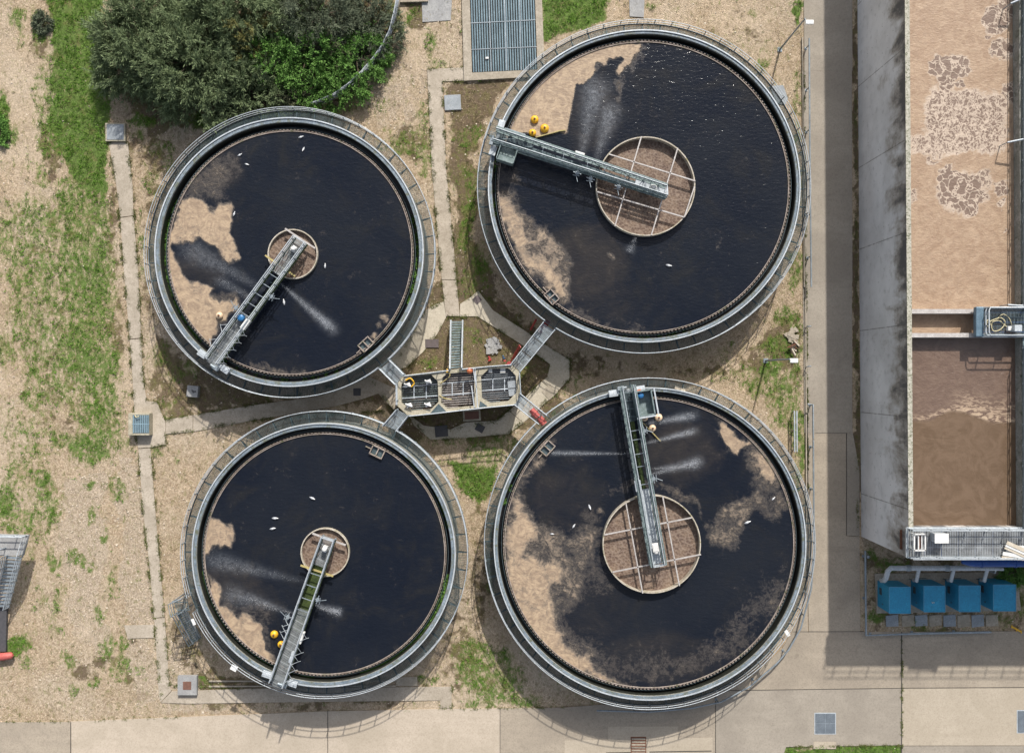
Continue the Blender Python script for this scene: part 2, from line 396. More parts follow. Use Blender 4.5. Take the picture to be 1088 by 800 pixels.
SOIL_POLY = [
    ([(560, 350), (610, 375), (700, 390), (790, 380), (830, 330), (858, 330), (858, 400), (740, 402), (650, 395), (600, 410), (560, 440)], 0.66, 12),
    ([(476, 85), (540, 85), (515, 140), (506, 200), (515, 270), (545, 330), (600, 380), (600, 440), (560, 460), (510, 470), (420, 470), (415, 430), (440, 330), (470, 300), (478, 200)], 0.82, 8),
    ([(160, 350), (200, 380), (300, 425), (400, 410), (420, 430), (350, 435), (250, 445), (170, 455), (155, 400)], 0.70, 8),
    ([(500, 470), (520, 510), (530, 620), (520, 680), (570, 740), (470, 745), (430, 740), (470, 690), (500, 600)], 0.50, 8),
    ([(110, 40), (300, 0), (420, -20), (410, 50), (370, 110), (250, 118), (160, 150), (130, 110)], 0.9, 8),
    ([(420, -10), (484, -10), (480, 26), (440, 24)], 0.7, 4),
    ([(180, 640), (210, 690), (300, 745), (420, 730), (420, 752), (220, 752), (180, 700)], 0.62, 5),
    ([(905, 575), (1090, 600), (1090, 672), (925, 672)], 0.5, 6),
    ([(905, -20), (913, -20), (917, 575), (907, 575)], 0.75, 1.5),
]
SOIL_BLOB = [(165, 200, 16, 60, .55), (160, 300, 12, 60, .55), (60, 420, 60, 60, .42), (40, 250, 50, 50, .42), (190, 450, 40, 16, .5), (780, 40, 60, 30, .38), (835, 250, 18, 60, .5), (520, 590, 16, 60, .6), (55, 160, 12, 60, .6), (40, 50, 12, 30, .6), (120, 250, 8, 70, .6), (125, 350, 8, 60, .55), (150, 160, 30, 30, .55), (170, 145, 25, 20, .6), (100, 710, 30, 18, .55), (135, 730, 12, 14, .5),
             (440, 150, 30, 40, .5), (500, 120, 18, 40, .6), (190, 660, 14, 20, .6), (150, 600, 8, 20, .4), (30, 660, 10, 60, .35), (150, 690, 14, 20, .45), (470, 15, 18, 14, .7), (60, 330, 50, 30, .4), (30, 380, 40, 30, .35)]
PALE_POLY = [
    ([(60, 510), (110, 500), (115, 560), (110, 640), (118, 720), (90, 690), (70, 640), (62, 570)], 0.9, 8),
    ([(120, 490), (150, 490), (162, 600), (170, 740), (140, 760), (135, 650), (125, 560)], 0.8, 6),
    ([(430, 60), (465, 75), (455, 140), (420, 150), (380, 120), (400, 95)], 0.55, 10),
    ([(190, 680), (250, 755), (180, 758), (172, 700)], 0.8, 5),
]
def ground_axis(half, fine):
    a = list(np.arange(-half, half + 1e-6, fine)); step = fine; x = a[-1]
    ext = []
    while x < 900: step *= 1.45; x += step; ext.append(x)
    return np.array([-e for e in ext[::-1]] + a + ext)
gx = ground_axis(48.0, 0.16); gy = ground_axis(36.0, 0.16)
X, Y = np.meshgrid(gx, gy)
PX = 544 + X * PPM; PY = 400 - Y * PPM
def grass_amount(px, py):
    return np.maximum(poly_field(px, py, GRASS_POLY), blob_field(px, py, GRASS_BLOB))
WX, WY = wob(PX, PY, .09, 2.2, 11)
g = grass_amount(WX, WY)
soil = np.maximum(poly_field(WX, WY, SOIL_POLY), blob_field(WX, WY, SOIL_BLOB))
pale = poly_field(WX, WY, PALE_POLY)
out = (np.abs(X) > 48) | (np.abs(Y) > 36)
g = np.where(out, 0.45, np.maximum(g, 0.26)); soil = np.where(out, 0.4, np.maximum(soil, 0.2)); pale = np.where(out, 0, pale)
Z = 0.02 * np.sin(X * 1.3 + 2 * np.sin(Y * 0.7)) * np.cos(Y * 1.1) - 0.02
nx, ny = len(gx), len(gy)
idx = np.arange(nx * ny).reshape(ny, nx)
quads = np.stack([idx[:-1, :-1], idx[:-1, 1:], idx[1:, 1:], idx[1:, :-1]], -1).reshape(-1, 4)

def ground_material():
    m = bpy.data.materials.new('dry_gravel_and_weeds'); nt, n, l, b = nodes(m)
    pos = coords(nt)
    A = lambda nm: N(nt, 'ShaderNodeAttribute', attribute_name=nm).outputs['Fac']
    gr, so, pa = A('grass'), A('soil'), A('pale')
    fine = noise(nt, pos, 3.2, 8, 0.72); mid = noise(nt, pos, 0.9, 8, 0.65, 0.4, seed=2.0); big = noise(nt, pos, 0.16, 5, 0.6, seed=5.0)
    st = nt.nodes.new('ShaderNodeTexVoronoi'); l.new(pos, st.inputs['Vector']); st.inputs['Scale'].default_value = 10.5
    stc = nt.nodes.new('ShaderNodeSeparateColor'); l.new(st.outputs['Color'], stc.inputs[0])
    stone_edge = voro(nt, pos, 10.5, 'DISTANCE_TO_EDGE')
    base = mixc(nt, smooth(nt, mid, 0.35, 0.62), (0.58, 0.45, 0.315), (0.46, 0.35, 0.235))
    base = mixc(nt, smooth(nt, big, 0.4, 0.7), base, (0.58, 0.49, 0.38))
    base = mixc(nt, math_node(nt, 'MULTIPLY', smooth(nt, fine, 0.47, 0.66), 0.75), base, (0.22, 0.16, 0.10))
    # pale cobbles
    cob = mixc(nt, stc.outputs[0], (0.70, 0.61, 0.51), (0.50, 0.42, 0.33))
    cob = mixc(nt, smooth(nt, stone_edge, 0.10, 0.0), cob, (0.22, 0.16, 0.11))
    pm = smooth(nt, math_node(nt, 'ADD', pa, math_node(nt, 'MULTIPLY', math_node(nt, 'SUBTRACT', mid, 0.5), 1.6)), 0.4, 0.65)
    base = mixc(nt, math_node(nt, 'MULTIPLY', pm, 0.8), base, cob)
    # everywhere a little stone variation
    base = mixc(nt, 0.5, base, mixc(nt, stc.outputs[1], (0.66, 0.54, 0.40), (0.22, 0.155, 0.095)))
    blot = noise(nt, pos, 0.45, 8, 0.75, 1.0, seed=21.0)
    base = mixc(nt, math_node(nt, 'MULTIPLY', smooth(nt, blot, 0.52, 0.68), 0.45), base, (0.27, 0.20, 0.13))
    base = mixc(nt, math_node(nt, 'MULTIPLY', smooth(nt, noise(nt, pos, 0.10, 4, 0.6, 0.6, seed=31.0), 0.50, 0.64), 0.45), base, (0.62, 0.51, 0.385))
    # brown soil and dead grass
    sm = smooth(nt, math_node(nt, 'ADD', so, math_node(nt, 'MULTIPLY', math_node(nt, 'SUBTRACT', mid, 0.5), 1.9)), 0.42, 0.66)
    soilc = mixc(nt, fine, (0.19, 0.135, 0.085), (0.05, 0.037, 0.024))
    soilc = mixc(nt, smooth(nt, noise(nt, pos, 1.7, 6, 0.7, seed=8.0), 0.45, 0.62), soilc, (0.12, 0.105, 0.04))
    spk = voro(nt, pos, 3.3)
    soilc = mixc(nt, math_node(nt, 'MULTIPLY', smooth(nt, spk, 0.22, 0.08), 0.7), soilc, (0.36, 0.29, 0.20))
    base = mixc(nt, math_node(nt, 'MULTIPLY', sm, 0.85), base, soilc)
    # green
    gn = noise(nt, vscale(nt, pos, (1.5, 0.9, 1.0)), 1.7, 10, 0.82, 0.5, seed=4.0)
    gm = smooth(nt, math_node(nt, 'ADD', gr, math_node(nt, 'MULTIPLY', math_node(nt, 'SUBTRACT', gn, 0.5), 3.0)), 0.46, 0.80)
    olm = smooth(nt, math_node(nt, 'ADD', gr, math_node(nt, 'MULTIPLY', math_node(nt, 'SUBTRACT', gn, 0.5), 3.0)), 0.26, 0.66)
    base = mixc(nt, math_node(nt, 'MULTIPLY', olm, 0.5), base, mixc(nt, fine, (0.27, 0.255, 0.085), (0.14, 0.15, 0.045)))
    gcol = mixc(nt, smooth(nt, fine, 0.35, 0.65), (0.10, 0.215, 0.028), (0.05, 0.12, 0.015))
    gcol = mixc(nt, smooth(nt, mid, 0.5, 0.7), gcol, (0.16, 0.16, 0.055))
    base = mixc(nt, math_node(nt, 'MULTIPLY', gm, 0.8), base, gcol)
    l.new(base, b.inputs['Base Color']); b.inputs['Roughness'].default_value = 0.95; b.inputs['Specular IOR Level'].default_value = 0.1
    hgt = math_node(nt, 'ADD', math_node(nt, 'MULTIPLY', fine, 0.9), math_node(nt, 'MULTIPLY', smooth(nt, stone_edge, 0.0, 0.25), 0.5))
    bump(nt, hgt, 0.9, 0.10, b)
    return m
go = np_mesh('ground', np.stack([X.ravel(), Y.ravel(), Z.ravel()], -1), quads, ground_material(), attrs={'grass': g.ravel(), 'soil': soil.ravel(), 'pale': pale.ravel()}, smooth=True)
tag(go, kind='structure')

# ------------------------------------------------------------ paved surfaces
def concrete(name, c1, c2, stain, edge_scale=0.25, st=0.5):
    m = bpy.data.materials.new(name); nt, n, l, b = nodes(m)
    pos = coords(nt)
    big = noise(nt, pos, edge_scale, 6, 0.6, 0.4); mid = noise(nt, pos, 1.4, 8, 0.7, seed=3.0); fine = noise(nt, pos, 9.0, 4, 0.7, seed=6.0)
    streak = noise(nt, vscale(nt, pos, (0.12, 1.6, 1.0)), 1.0, 6, 0.6, seed=11.0)
    col = mixc(nt, smooth(nt, big, 0.35, 0.65), c1, c2)
    col = mixc(nt, math_node(nt, 'MULTIPLY', smooth(nt, streak, 0.45, 0.70), 0.7), col, c2)
    col = mixc(nt, math_node(nt, 'MULTIPLY', smooth(nt, mid, 0.52, 0.78), st), col, stain)
    col = mixc(nt, math_node(nt, 'MULTIPLY', smooth(nt, fine, 0.42, 0.72), 0.6), col, stain)
    col = mixc(nt, math_node(nt, 'MULTIPLY', smooth(nt, noise(nt, pos, 3.0, 8, 0.8, seed=23.0), 0.5, 0.72), 0.55), col, stain)
    ed = voro(nt, pos, 0.16, 'DISTANCE_TO_EDGE'); wv = noise(nt, pos, 0.7, 4, 0.6, seed=17.0)
    crack = math_node(nt, 'MULTIPLY', smooth(nt, math_node(nt, 'ADD', ed, math_node(nt, 'MULTIPLY', math_node(nt, 'SUBTRACT', wv, 0.5), 0.05)), 0.006, 0.0), smooth(nt, wv, 0.5, 0.6))
    oil = smooth(nt, noise(nt, pos, 0.55, 5, 0.6, 0.8, seed=19.0), 0.66, 0.76)
    col = mixc(nt, math_node(nt, 'MULTIPLY', oil, 0.4), col, tuple(x * 0.6 for x in stain)); col = mixc(nt, math_node(nt, 'MULTIPLY', crack, 0.6), col, (0.09, 0.08, 0.065))
    l.new(col, b.inputs['Base Color']); b.inputs['Roughness'].default_value = 0.9; b.inputs['Specular IOR Level'].default_value = 0.2
    bump(nt, math_node(nt, 'ADD', fine, mid), 0.35, 0.02, b)
    return m
M['road'] = concrete('road_concrete', (0.36, 0.31, 0.245), (0.29, 0.25, 0.20), (0.19, 0.16, 0.125))
M['road_warm'] = concrete('warm_yard_concrete', (0.42, 0.365, 0.29), (0.37, 0.32, 0.25), (0.26, 0.22, 0.17), st=0.4)
M['road_grey'] = concrete('grey_yard_concrete', (0.33, 0.295, 0.245), (0.27, 0.24, 0.20), (0.19, 0.165, 0.135))
M['road_pink'] = concrete('pale_road_concrete', (0.46, 0.395, 0.32), (0.39, 0.335, 0.265), (0.28, 0.235, 0.18), st=0.4)
M['path'] = concrete('path_concrete', (0.45, 0.395, 0.325), (0.35, 0.305, 0.245), (0.19, 0.16, 0.12), 0.5, 0.75)
M['path_oct'] = concrete('ring_path_concrete', (0.52, 0.47, 0.38), (0.43, 0.39, 0.31), (0.25, 0.21, 0.16), 0.5)

def slab(name, pts, z0, z1, mat, **kw):
    o = MB().prism([P(*p, 0) for p in pts], z0, z1).build(name, mat)
    return tag(o, kind='structure')
# bottom road, west to east
slab('road', [(-400, 768), (75, 766.5), (75, 1200), (-400, 1200)], -0.3, 0.06, 'road')
slab('road', [(75.6, 766), (348, 755), (348, 1200), (75.6, 1200)], -0.3, 0.062, 'road_pink')
slab('road', [(348.6, 755), (480, 752.5), (531, 752), (531, 1200), (348.6, 1200)], -0.3, 0.06, 'road_pink')
slab('road', [(531.6, 752), (600, 751), (640, 748), (700, 748), (760, 735), (760, 1200), (531.6, 1200)], -0.3, 0.061, 'road')
# yard between tank and blowers
slab('yard', [(760.5, 735), (800, 715), (830, 690), (850, 655), (858, 620), (858, 670.5), (957.5, 671), (957.5, 730.5), (760.5, 733)], -0.3, 0.06, 'road')
slab('yard', [(760.5, 733.7), (957.5, 731), (957.5, 791), (835, 793), (800, 900), (760.5, 900)], -0.3, 0.059, 'road_grey')
slab('yard', [(958.2, 671), (1400, 668), (1400, 728), (958.2, 730.3)], -0.3, 0.06, 'road')
slab('yard', [(958.2, 731), (1400, 728.7), (1400, 791), (958.2, 791.5)], -0.3, 0.062, 'road_warm')
slab('yard', [(958.2, 792.2), (1400, 791.6), (1400, 1200), (958.2, 1200)], -0.3, 0.059, 'road_grey')
# right hand road in bays
ys = [-400, -150, 76, 300, 460]
for i in range(4):
    slab('road', [(853, ys[i] + .06), (905, ys[i] + .06), (905.5, ys[i + 1] - .06), (854.5, ys[i + 1] - .06)], -0.3, 0.06 + 0.001 * (i % 2), 'road_grey')
slab('road', [(856, 460), (899, 460), (899, 569), (913, 570), (914, 670.5), (859, 670.3)], -0.3, 0.06, 'road')
slab('road', [(899.6, 460.5), (906, 460), (913, 500), (913, 569.4), (899.6, 568.4)], -0.3, 0.058, 'road_grey')
# repaired patches and slabs at the bottom
slab('road_patch', [(646, 771), (720, 771), (720, 785), (646, 785)], 0.02, 0.075, 'road_warm')
slab('road_patch', [(600, 786), (757, 783), (757, 799), (600, 800)], 0.02, 0.070, 'road_warm')
slab('road_patch', [(864, 787.5), (888, 787.5), (888, 795), (864, 795)], 0.02, 0.085, 'road_warm')
# joints of the paving
jm = MB()
for a, b_, wd in [((958, 671), (958, 900), .09), ((760, 733.4), (958, 730.8), .05), ((958, 730.7), (1400, 728.3), .05), ((531.3, 752), (531.3, 900), .05), ((75.3, 767), (75.3, 900), .06), ((348.3, 755), (348.3, 900), .05),
                  ((866, 460), (899, 460), .03), ((899.3, 460), (899.3, 569), .04), ((690, 798.5), (756, 797.5), .09), ((644, 799.5), (670, 799), .09), ((760.2, 735), (760.2, 800), .05), ((842, 671), (918, 670.7), .04)]:
    jm.beam(P(*a, 0.07), P(*b_, 0.07), wd, 0.012)
tag(jm.build('paving_joints', 'joint'), kind='structure')

def pathway(name, pts, mat='path', h=0.06):
    slab(name, pts, -0.2, h, mat)
# long west path in bays
pathway('path', [(116, 152), (136, 152), (141, 198), (142, 229), (128, 231), (124, 198)])
pathway('path', [(128.2, 232), (142.2, 230), (147, 290), (150.2, 359), (138, 360), (132, 290)])
pathway('path', [(138.2, 361), (150.4, 360), (152, 400), (156, 426), (167, 427), (172, 440), (176, 448), (176, 472), (161, 475), (147, 476), (143, 440), (141, 400)])
pathway('path', [(147.2, 477), (160, 476), (165, 540), (170, 600), (175, 655), (164, 656), (159, 600), (152, 540)])
pathway('path', [(164.2, 657), (175.2, 656), (180, 728), (182, 733.5), (171, 745.5), (169, 738)])
pathway('path', [(132, 664), (163.6, 663), (163.9, 677), (136, 678)], h=0.055)
pathway('path', [(171.5, 746), (182.5, 734), (270, 731), (480, 729), (480, 752), (468, 752), (468, 743.5), (270, 746), (200, 747)], h=0.058)
pathway('path', [(176.5, 446), (205, 441), (205, 458.5), (176.5, 461)])
pathway('path', [(205.6, 441), (272, 430), (340, 421), (392, 400), (432, 418), (419, 436), (402, 418), (385, 424), (359, 431), (320, 438), (272, 446), (205.6, 458.5)], h=0.058)
# north path and its turn
pathway('path', [(454, 74), (495, 72), (496, 86), (470, 87), (474, 180), (480, 240), (485, 297), (469.5, 297), (464, 240), (459, 180)])
pathway('path', [(469.6, 297.7), (485.1, 297.7), (488.5, 336), (474, 336), (472, 320)])
# octagonal ring path round the distribution chamber
for q in [[(464, 323), (471.5, 320.5), (474, 337), (471, 343), (464.5, 355), (450, 373.5), (432, 390), (416, 396), (414, 384), (440, 345), (452, 330)],
          [(489, 323), (500, 316), (508, 309), (524, 330), (557, 351), (577, 365), (570, 376.5), (551, 364), (507, 336), (488.7, 336.5)],
          [(577.4, 365.3), (605, 382.5), (605, 402.6), (591, 417), (576, 405), (582, 400), (584.4, 387), (570.4, 376.7)],
          [(590.6, 417.4), (574, 433), (556, 449), (541, 436), (560.7, 419), (575.6, 405.6)],
          [(555.6, 449.3), (540, 461), (495, 465), (457.7, 467), (440, 452), (434, 440), (450, 452), (479, 456), (495, 448.7), (528, 447), (540.6, 436.4)]]:
    pathway('path', q, 'path_oct', 0.06)

# ------------------------------------------------------------ tank water
def water_material():
    m = bpy.data.materials.new('settling_water_with_scum'); nt, n, l, b = nodes(m)
    pos = coords(nt)
    A = lambda nm: N(nt, 'ShaderNodeAttribute', attribute_name=nm).outputs['Fac']
    sc, mi, fi = A('scum'), A('mist'), A('film')
    n1 = noise(nt, pos, 0.55, 10, 0.68, 0.9); n2 = noise(nt, pos, 1.8, 8, 0.7, 1.2, seed=3.0)
    n3 = noise(nt, pos, 6.5, 5, 0.75, 0.8, seed=14.0); bub = voro(nt, pos, 9.0)
    nn = math_node(nt, 'ADD', math_node(nt, 'MULTIPLY', n1, 0.38), math_node(nt, 'ADD', math_node(nt, 'MULTIPLY', n2, 0.42), math_node(nt, 'MULTIPLY', n3, 0.20)))
    val = math_node(nt, 'ADD', sc, math_node(nt, 'MULTIPLY', math_node(nt, 'SUBTRACT', nn, 0.5), 2.9))
    thick = smooth(nt, val, 0.46, 0.74); thin = smooth(nt, val, 0.12, 0.56)
    swirl = noise(nt, pos, 0.7, 7, 0.62, 3.5, seed=7.0)
    scol = mixc(nt, smooth(nt, swirl, 0.36, 0.64), (0.25, 0.185, 0.13), (0.39, 0.295, 0.20))
    scol = mixc(nt, math_node(nt, 'MULTIPLY', smooth(nt, n3, 0.5, 0.72), 0.7), scol, (0.15, 0.115, 0.088))
    scol = mixc(nt, math_node(nt, 'MULTIPLY', smooth(nt, bub, 0.25, 0.05), 0.35), scol, (0.42, 0.34, 0.26))
    scol = mixc(nt, smooth(nt, val, 1.05, 0.62), scol, (0.135, 0.112, 0.092))
    wcol = mixc(nt, smooth(nt, noise(nt, pos, 0.12, 4, 0.6, seed=1.0), 0.35, 0.7), (0.0060, 0.0085, 0.0150), (0.011, 0.0135, 0.019))
    wcol = mixc(nt, math_node(nt, 'MULTIPLY', smooth(nt, noise(nt, pos, 0.22, 6, 0.7, 1.5, seed=41.0), 0.45, 0.75), 0.6), wcol, (0.022, 0.021, 0.019))
    wcol = mixc(nt, math_node(nt, 'MULTIPLY', smooth(nt, math_node(nt, 'ADD', fi, math_node(nt, 'MULTIPLY', math_node(nt, 'SUBTRACT', n1, 0.5), 0.8)), 0.2, 1.0), 0.8), wcol, (0.045, 0.038, 0.032))
    stn = noise(nt, pos, 3.5, 6, 0.8, seed=5.0)
    mist = math_node(nt, 'MULTIPLY', mi, smooth(nt, stn, 0.25, 0.75), None, True)
    wcol = mixc(nt, mist, wcol, (0.30, 0.32, 0.35))
    col = mixc(nt, math_node(nt, 'MULTIPLY', thin, math_node(nt, 'ADD', 0.25, math_node(nt, 'MULTIPLY', n3, 0.5))), wcol, (0.095, 0.082, 0.072))
    col = mixc(nt, thick, col, scol)
    l.new(col, b.inputs['Base Color'])
    l.new(mixc(nt, thin, (0.12, 0.12, 0.12), (0.5, 0.5, 0.5)), b.inputs['Roughness'])
    b.inputs['IOR'].default_value = 1.33
    rip = noise(nt, vscale(nt, pos, (1.0, 2.2, 1.0)), 2.2, 4, 0.6, 0.3, seed=12.0)
    hgt = math_node(nt, 'ADD', math_node(nt, 'MULTIPLY', rip, 0.6), math_node(nt, 'MULTIPLY', thick, 0.8))
    bump(nt, hgt, 0.7, 0.10, b)
    return m
M['water'] = water_material()
def launder_material():
    m = bpy.data.materials.new('outlet_channel_water'); nt, n, l, b = nodes(m)
    pos = coords(nt)
    f = noise(nt, pos, 0.22, 3, 0.5); f2 = noise(nt, pos, 2.5, 8, 0.75, seed=2.0)
    msk = smooth(nt, math_node(nt, 'ADD', f, math_node(nt, 'MULTIPLY', math_node(nt, 'SUBTRACT', f2, 0.5), 0.8)), 0.55, 0.68)
    l.new(mixc(nt, msk, (0.006, 0.006, 0.007), (0.035, 0.042, 0.015)), b.inputs['Base Color'])
    b.inputs['Roughness'].default_value = 0.3; bump(nt, f2, 0.8, 0.08, b)
    return m
M['launder'] = launder_material()
def foam_material():
    m = bpy.data.materials.new('brown_centre_foam'); nt, n, l, b = nodes(m)
    pos = coords(nt)
    f = noise(nt, pos, 0.9, 5, 0.6, 1.2); v = voro(nt, pos, 5.0); f2 = noise(nt, pos, 6.0, 6, 0.7, seed=4.0)
    col = mixc(nt, smooth(nt, f, 0.38, 0.64), (0.10, 0.064, 0.048), (0.17, 0.118, 0.083))
    col = mixc(nt, math_node(nt, 'MULTIPLY', smooth(nt, v, 0.35, 0.75), 0.5), col, (0.26, 0.20, 0.155))
    col = mixc(nt, math_node(nt, 'MULTIPLY', smooth(nt, f2, 0.5, 0.7), 0.5), col, (0.07, 0.046, 0.034))
    l.new(col, b.inputs['Base Color']); b.inputs['Roughness'].default_value = 0.8
    bump(nt, math_node(nt, 'ADD', f2, v), 0.7, 0.06, b)
    return m
M['foam'] = foam_material()

ZC = 4.50       # top of the tank walls
ZW = 4.10       # water level in the settling tanks
ZD = 3.40       # walkway level
TANKS = {
    'nw': dict(w=(-18.68, 10.42), R=12.22, L=10.22, ri=10.88, ro=11.30, small=True, drum=(310, 269.5), dr=2.07,
        label='small round settling tank beside the trees, its bridge pointing to the lower left'),
    'ne': dict(w=(11.08, 15.95), R=14.02, L=12.20, ri=12.76, ro=13.12, small=False, drum=(686, 198), dr=4.12,
        label='large round settling tank below the slatted pit cover, its bridge reaching left'),
    'sw': dict(w=(-15.78, -14.95), R=12.07, L=10.10, ri=10.68, ro=11.08, small=True, drum=(344.5, 587.5), dr=2.02,
        label='small round settling tank with a stair landing on its left side, nearest the lower road'),
    'se': dict(w=(11.56, -14.02), R=13.92, L=12.16, ri=12.76, ro=13.12, small=False, drum=(692.5, 578), dr=4.08,
        label='large round settling tank by the blue boxes, its bridge pointing straight up'),
}
SCUM = {
'nw': [([(176, 262), (184, 235), (192, 212), (207, 207), (220, 214), (228, 224), (244, 219), (248, 232), (243, 246), (251, 257), (256, 276), (247, 286), (236, 276), (225, 263), (207, 256), (190, 259), (184, 262), (188, 276), (196, 289), (212, 299), (226, 305), (224, 315), (238, 318), (252, 318), (250, 330), (222, 370), (200, 345), (182, 308), (176, 280)], 1.02, 3),
       ([(190, 215), (200, 190), (218, 172), (246, 160), (252, 172), (240, 190), (238, 218), (220, 214), (205, 206)], 0.45, 8),
       ([(208, 305), (250, 312), (248, 325), (215, 320)], 0.5, 5),
       ([(262, 380), (285, 387), (310, 391), (330, 390), (330, 396), (300, 400), (262, 388)], 0.55, 2.5)],
'ne': [([(545, 124), (556, 104), (569, 90), (594, 66), (631, 48), (669, 41), (681, 42), (674, 65), (669, 77), (658, 80), (652, 76), (662, 68), (657, 63), (639, 70), (626, 86), (611, 91), (602, 138), (564, 146), (540, 140)], 1.15, 2),
       ([(651, 82), (668, 78), (664, 92), (657, 106)], 0.5, 4), ([(668, 44), (684, 44), (682, 70), (670, 80)], 0.5, 6),
       ([(526, 200), (544, 205), (556, 222), (572, 240), (594, 258), (608, 280), (612, 300), (608, 320), (594, 322), (570, 300), (548, 270), (532, 240)], 0.70, 5),
       ([(528, 205), (545, 210), (558, 232), (566, 262), (582, 280), (600, 292), (604, 312), (590, 312), (560, 285), (540, 255), (528, 230)], 0.98, 5),
       ([(527, 168), (548, 176), (552, 196), (530, 200)], 0.42, 6), ([(600, 318), (640, 342), (690, 352), (640, 350), (600, 334)], 0.45, 5)],
'sw': [([(212, 595), (214, 565), (220, 550), (234, 553), (243, 566), (246, 580), (232, 583), (224, 590)], 1.05, 2.5),
       ([(216, 605), (222, 620), (233, 632), (236, 648), (262, 653), (276, 665), (283, 686), (294, 703), (270, 698), (240, 672), (222, 640)], 1.05, 3),
       ([(240, 640), (280, 640), (300, 690), (290, 700), (250, 680)], 0.35, 8)],
'se': [([(534, 560), (540, 530), (550, 520), (556, 540), (566, 556), (575, 572), (562, 588), (590, 598), (602, 612), (582, 625), (592, 642), (596, 665), (612, 690), (640, 712), (665, 726), (640, 728), (598, 712), (560, 682), (540, 645), (533, 600)], 1.02, 9),
       ([(538, 530), (565, 548), (600, 560), (630, 545), (645, 552), (640, 580), (646, 610), (652, 628), (618, 632), (604, 645), (612, 670), (640, 688), (690, 697), (730, 688), (770, 662), (800, 638), (832, 600), (832, 640), (790, 688), (740, 715), (690, 727), (620, 716), (560, 680), (534, 610)], 0.38, 12),
       ([(540, 545), (600, 562), (640, 560), (642, 600), (620, 632), (600, 660), (640, 700), (600, 700), (560, 680), (540, 640)], 0.58, 9),
       ([(757, 450), (770, 446), (792, 465), (812, 480), (830, 505), (840, 540), (828, 552), (806, 545), (790, 556), (776, 582), (752, 572), (750, 556), (762, 545), (778, 538), (792, 524), (800, 507), (794, 494), (796, 482), (776, 476), (763, 466)], 0.56, 5),
       ([(760, 451), (770, 449), (791, 467), (800, 476), (790, 482), (776, 474), (764, 464)], 1.1, 2), ([(798, 478), (812, 484), (826, 510), (818, 520), (804, 505)], 0.9, 4),
       ([(640, 524), (665, 512), (690, 508), (720, 516), (740, 535), (750, 556), (740, 545), (715, 522), (660, 520)], 0.46, 4),
       ([(580, 468), (592, 466), (588, 482), (560, 506), (545, 530), (540, 520), (560, 490)], 0.62, 4)],
}
JETS = {
'nw': [(298, 301, 354, 350, 1.2, 5.5, 1.0), (288, 312, 196, 262, 2, 12, .40), (282, 325, 230, 296, 1.5, 6, .35), (345, 300, 320, 265, 1, 1, .0)],
'ne': [(616, 174, 634, 86, 2, 14, .62), (632, 178, 650, 112, 2, 11, .62), (676, 252, 668, 268, 2, 5, .45)],
'sw': [(333, 641, 362, 651, 1.2, 4.5, 1.0), (325, 618, 222, 594, 2, 9, .42), (312, 651, 240, 630, 2, 10, .42), (315, 652, 262, 634, 1, 5, .6)],
'se': [(669, 482, 584, 481, 1.0, 2.6, .75), (678, 452, 738, 441, 1.2, 4.5, .85), (685, 471, 738, 458, 1.2, 3.5, .95), (690, 504, 744, 490, 1.5, 5.5, .9), (692, 498, 742, 493, 1, 5, .8)],
}
FILM = {
'nw': [(215, 285, 40, 28, .5), (230, 180, 40, 30, .5)],
'ne': [(620, 280, 60, 55, .62), (630, 120, 40, 60, .5), (640, 320, 60, 30, .4)],
'sw': [(240, 620, 50, 30, .6), (260, 640, 50, 30, .5)],
'se': [(720, 480, 60, 45, .6), (600, 530, 60, 50, .45), (700, 700, 90, 40, .5), (620, 640, 80, 70, .4)],
}
def round_water(key, c, R):
    nr, nth = int(R / 0.11), 560
    r = np.linspace(0.0, R, nr + 1)[1:]; t = np.linspace(0, 2 * math.pi, nth, endpoint=False)
    RR, TT = np.meshgrid(r, t, indexing='ij')
    x = np.concatenate([[c[0]], (c[0] + RR * np.cos(TT)).ravel()]); y = np.concatenate([[c[1]], (c[1] + RR * np.sin(TT)).ravel()])
    z = np.full(x.shape, ZW)
    i = np.arange(nr * nth).reshape(nr, nth) + 1
    q = np.stack([i[:-1, :], i[1:, :], np.roll(i, -1, 1)[1:, :], np.roll(i, -1, 1)[:-1, :]], -1).reshape(-1, 4)
    # the innermost disc as degenerate-free quads is closed by the drum that stands there
    k = (H - ZW) / H / PPM
    px = 544 + x / k; py = 400 - y / k
    wx, wy = wob(px, py, .11, 1.7, 5); mi = jet_field(px, py, JETS[key]); fi = blob_field(px, py, FILM[key])
    sc = poly_field(wx, wy, SCUM[key])
    straight = [(545, 124), (569, 90), (594, 66), (612, 91), (603, 138), (568, 146)]
    if key == 'ne': sc = np.maximum(sc, 1.15 * sstep(sdf(px, py, straight), -1, 1))
    lumps = {'nw': [(389, 365, 6, 6, .6), (399, 358, 7, 5, .66), (407, 348, 6, 5, .66), (414, 340, 4, 6, .66), (275, 386, 10, 4, .5)], 'se': [(640, 545, 6, 6, .5)], 'ne': [(646, 268, 7, 6, .6)], 'sw': []}[key]
    if lumps: sc = np.maximum(sc, blob_field(wx, wy, lumps))
    o = np_mesh('water', np.stack([x, y, z], -1), q, M['water'], attrs={'scum': sc, 'mist': mi, 'film': fi}, smooth=True)
    return tag(o, kind='structure')

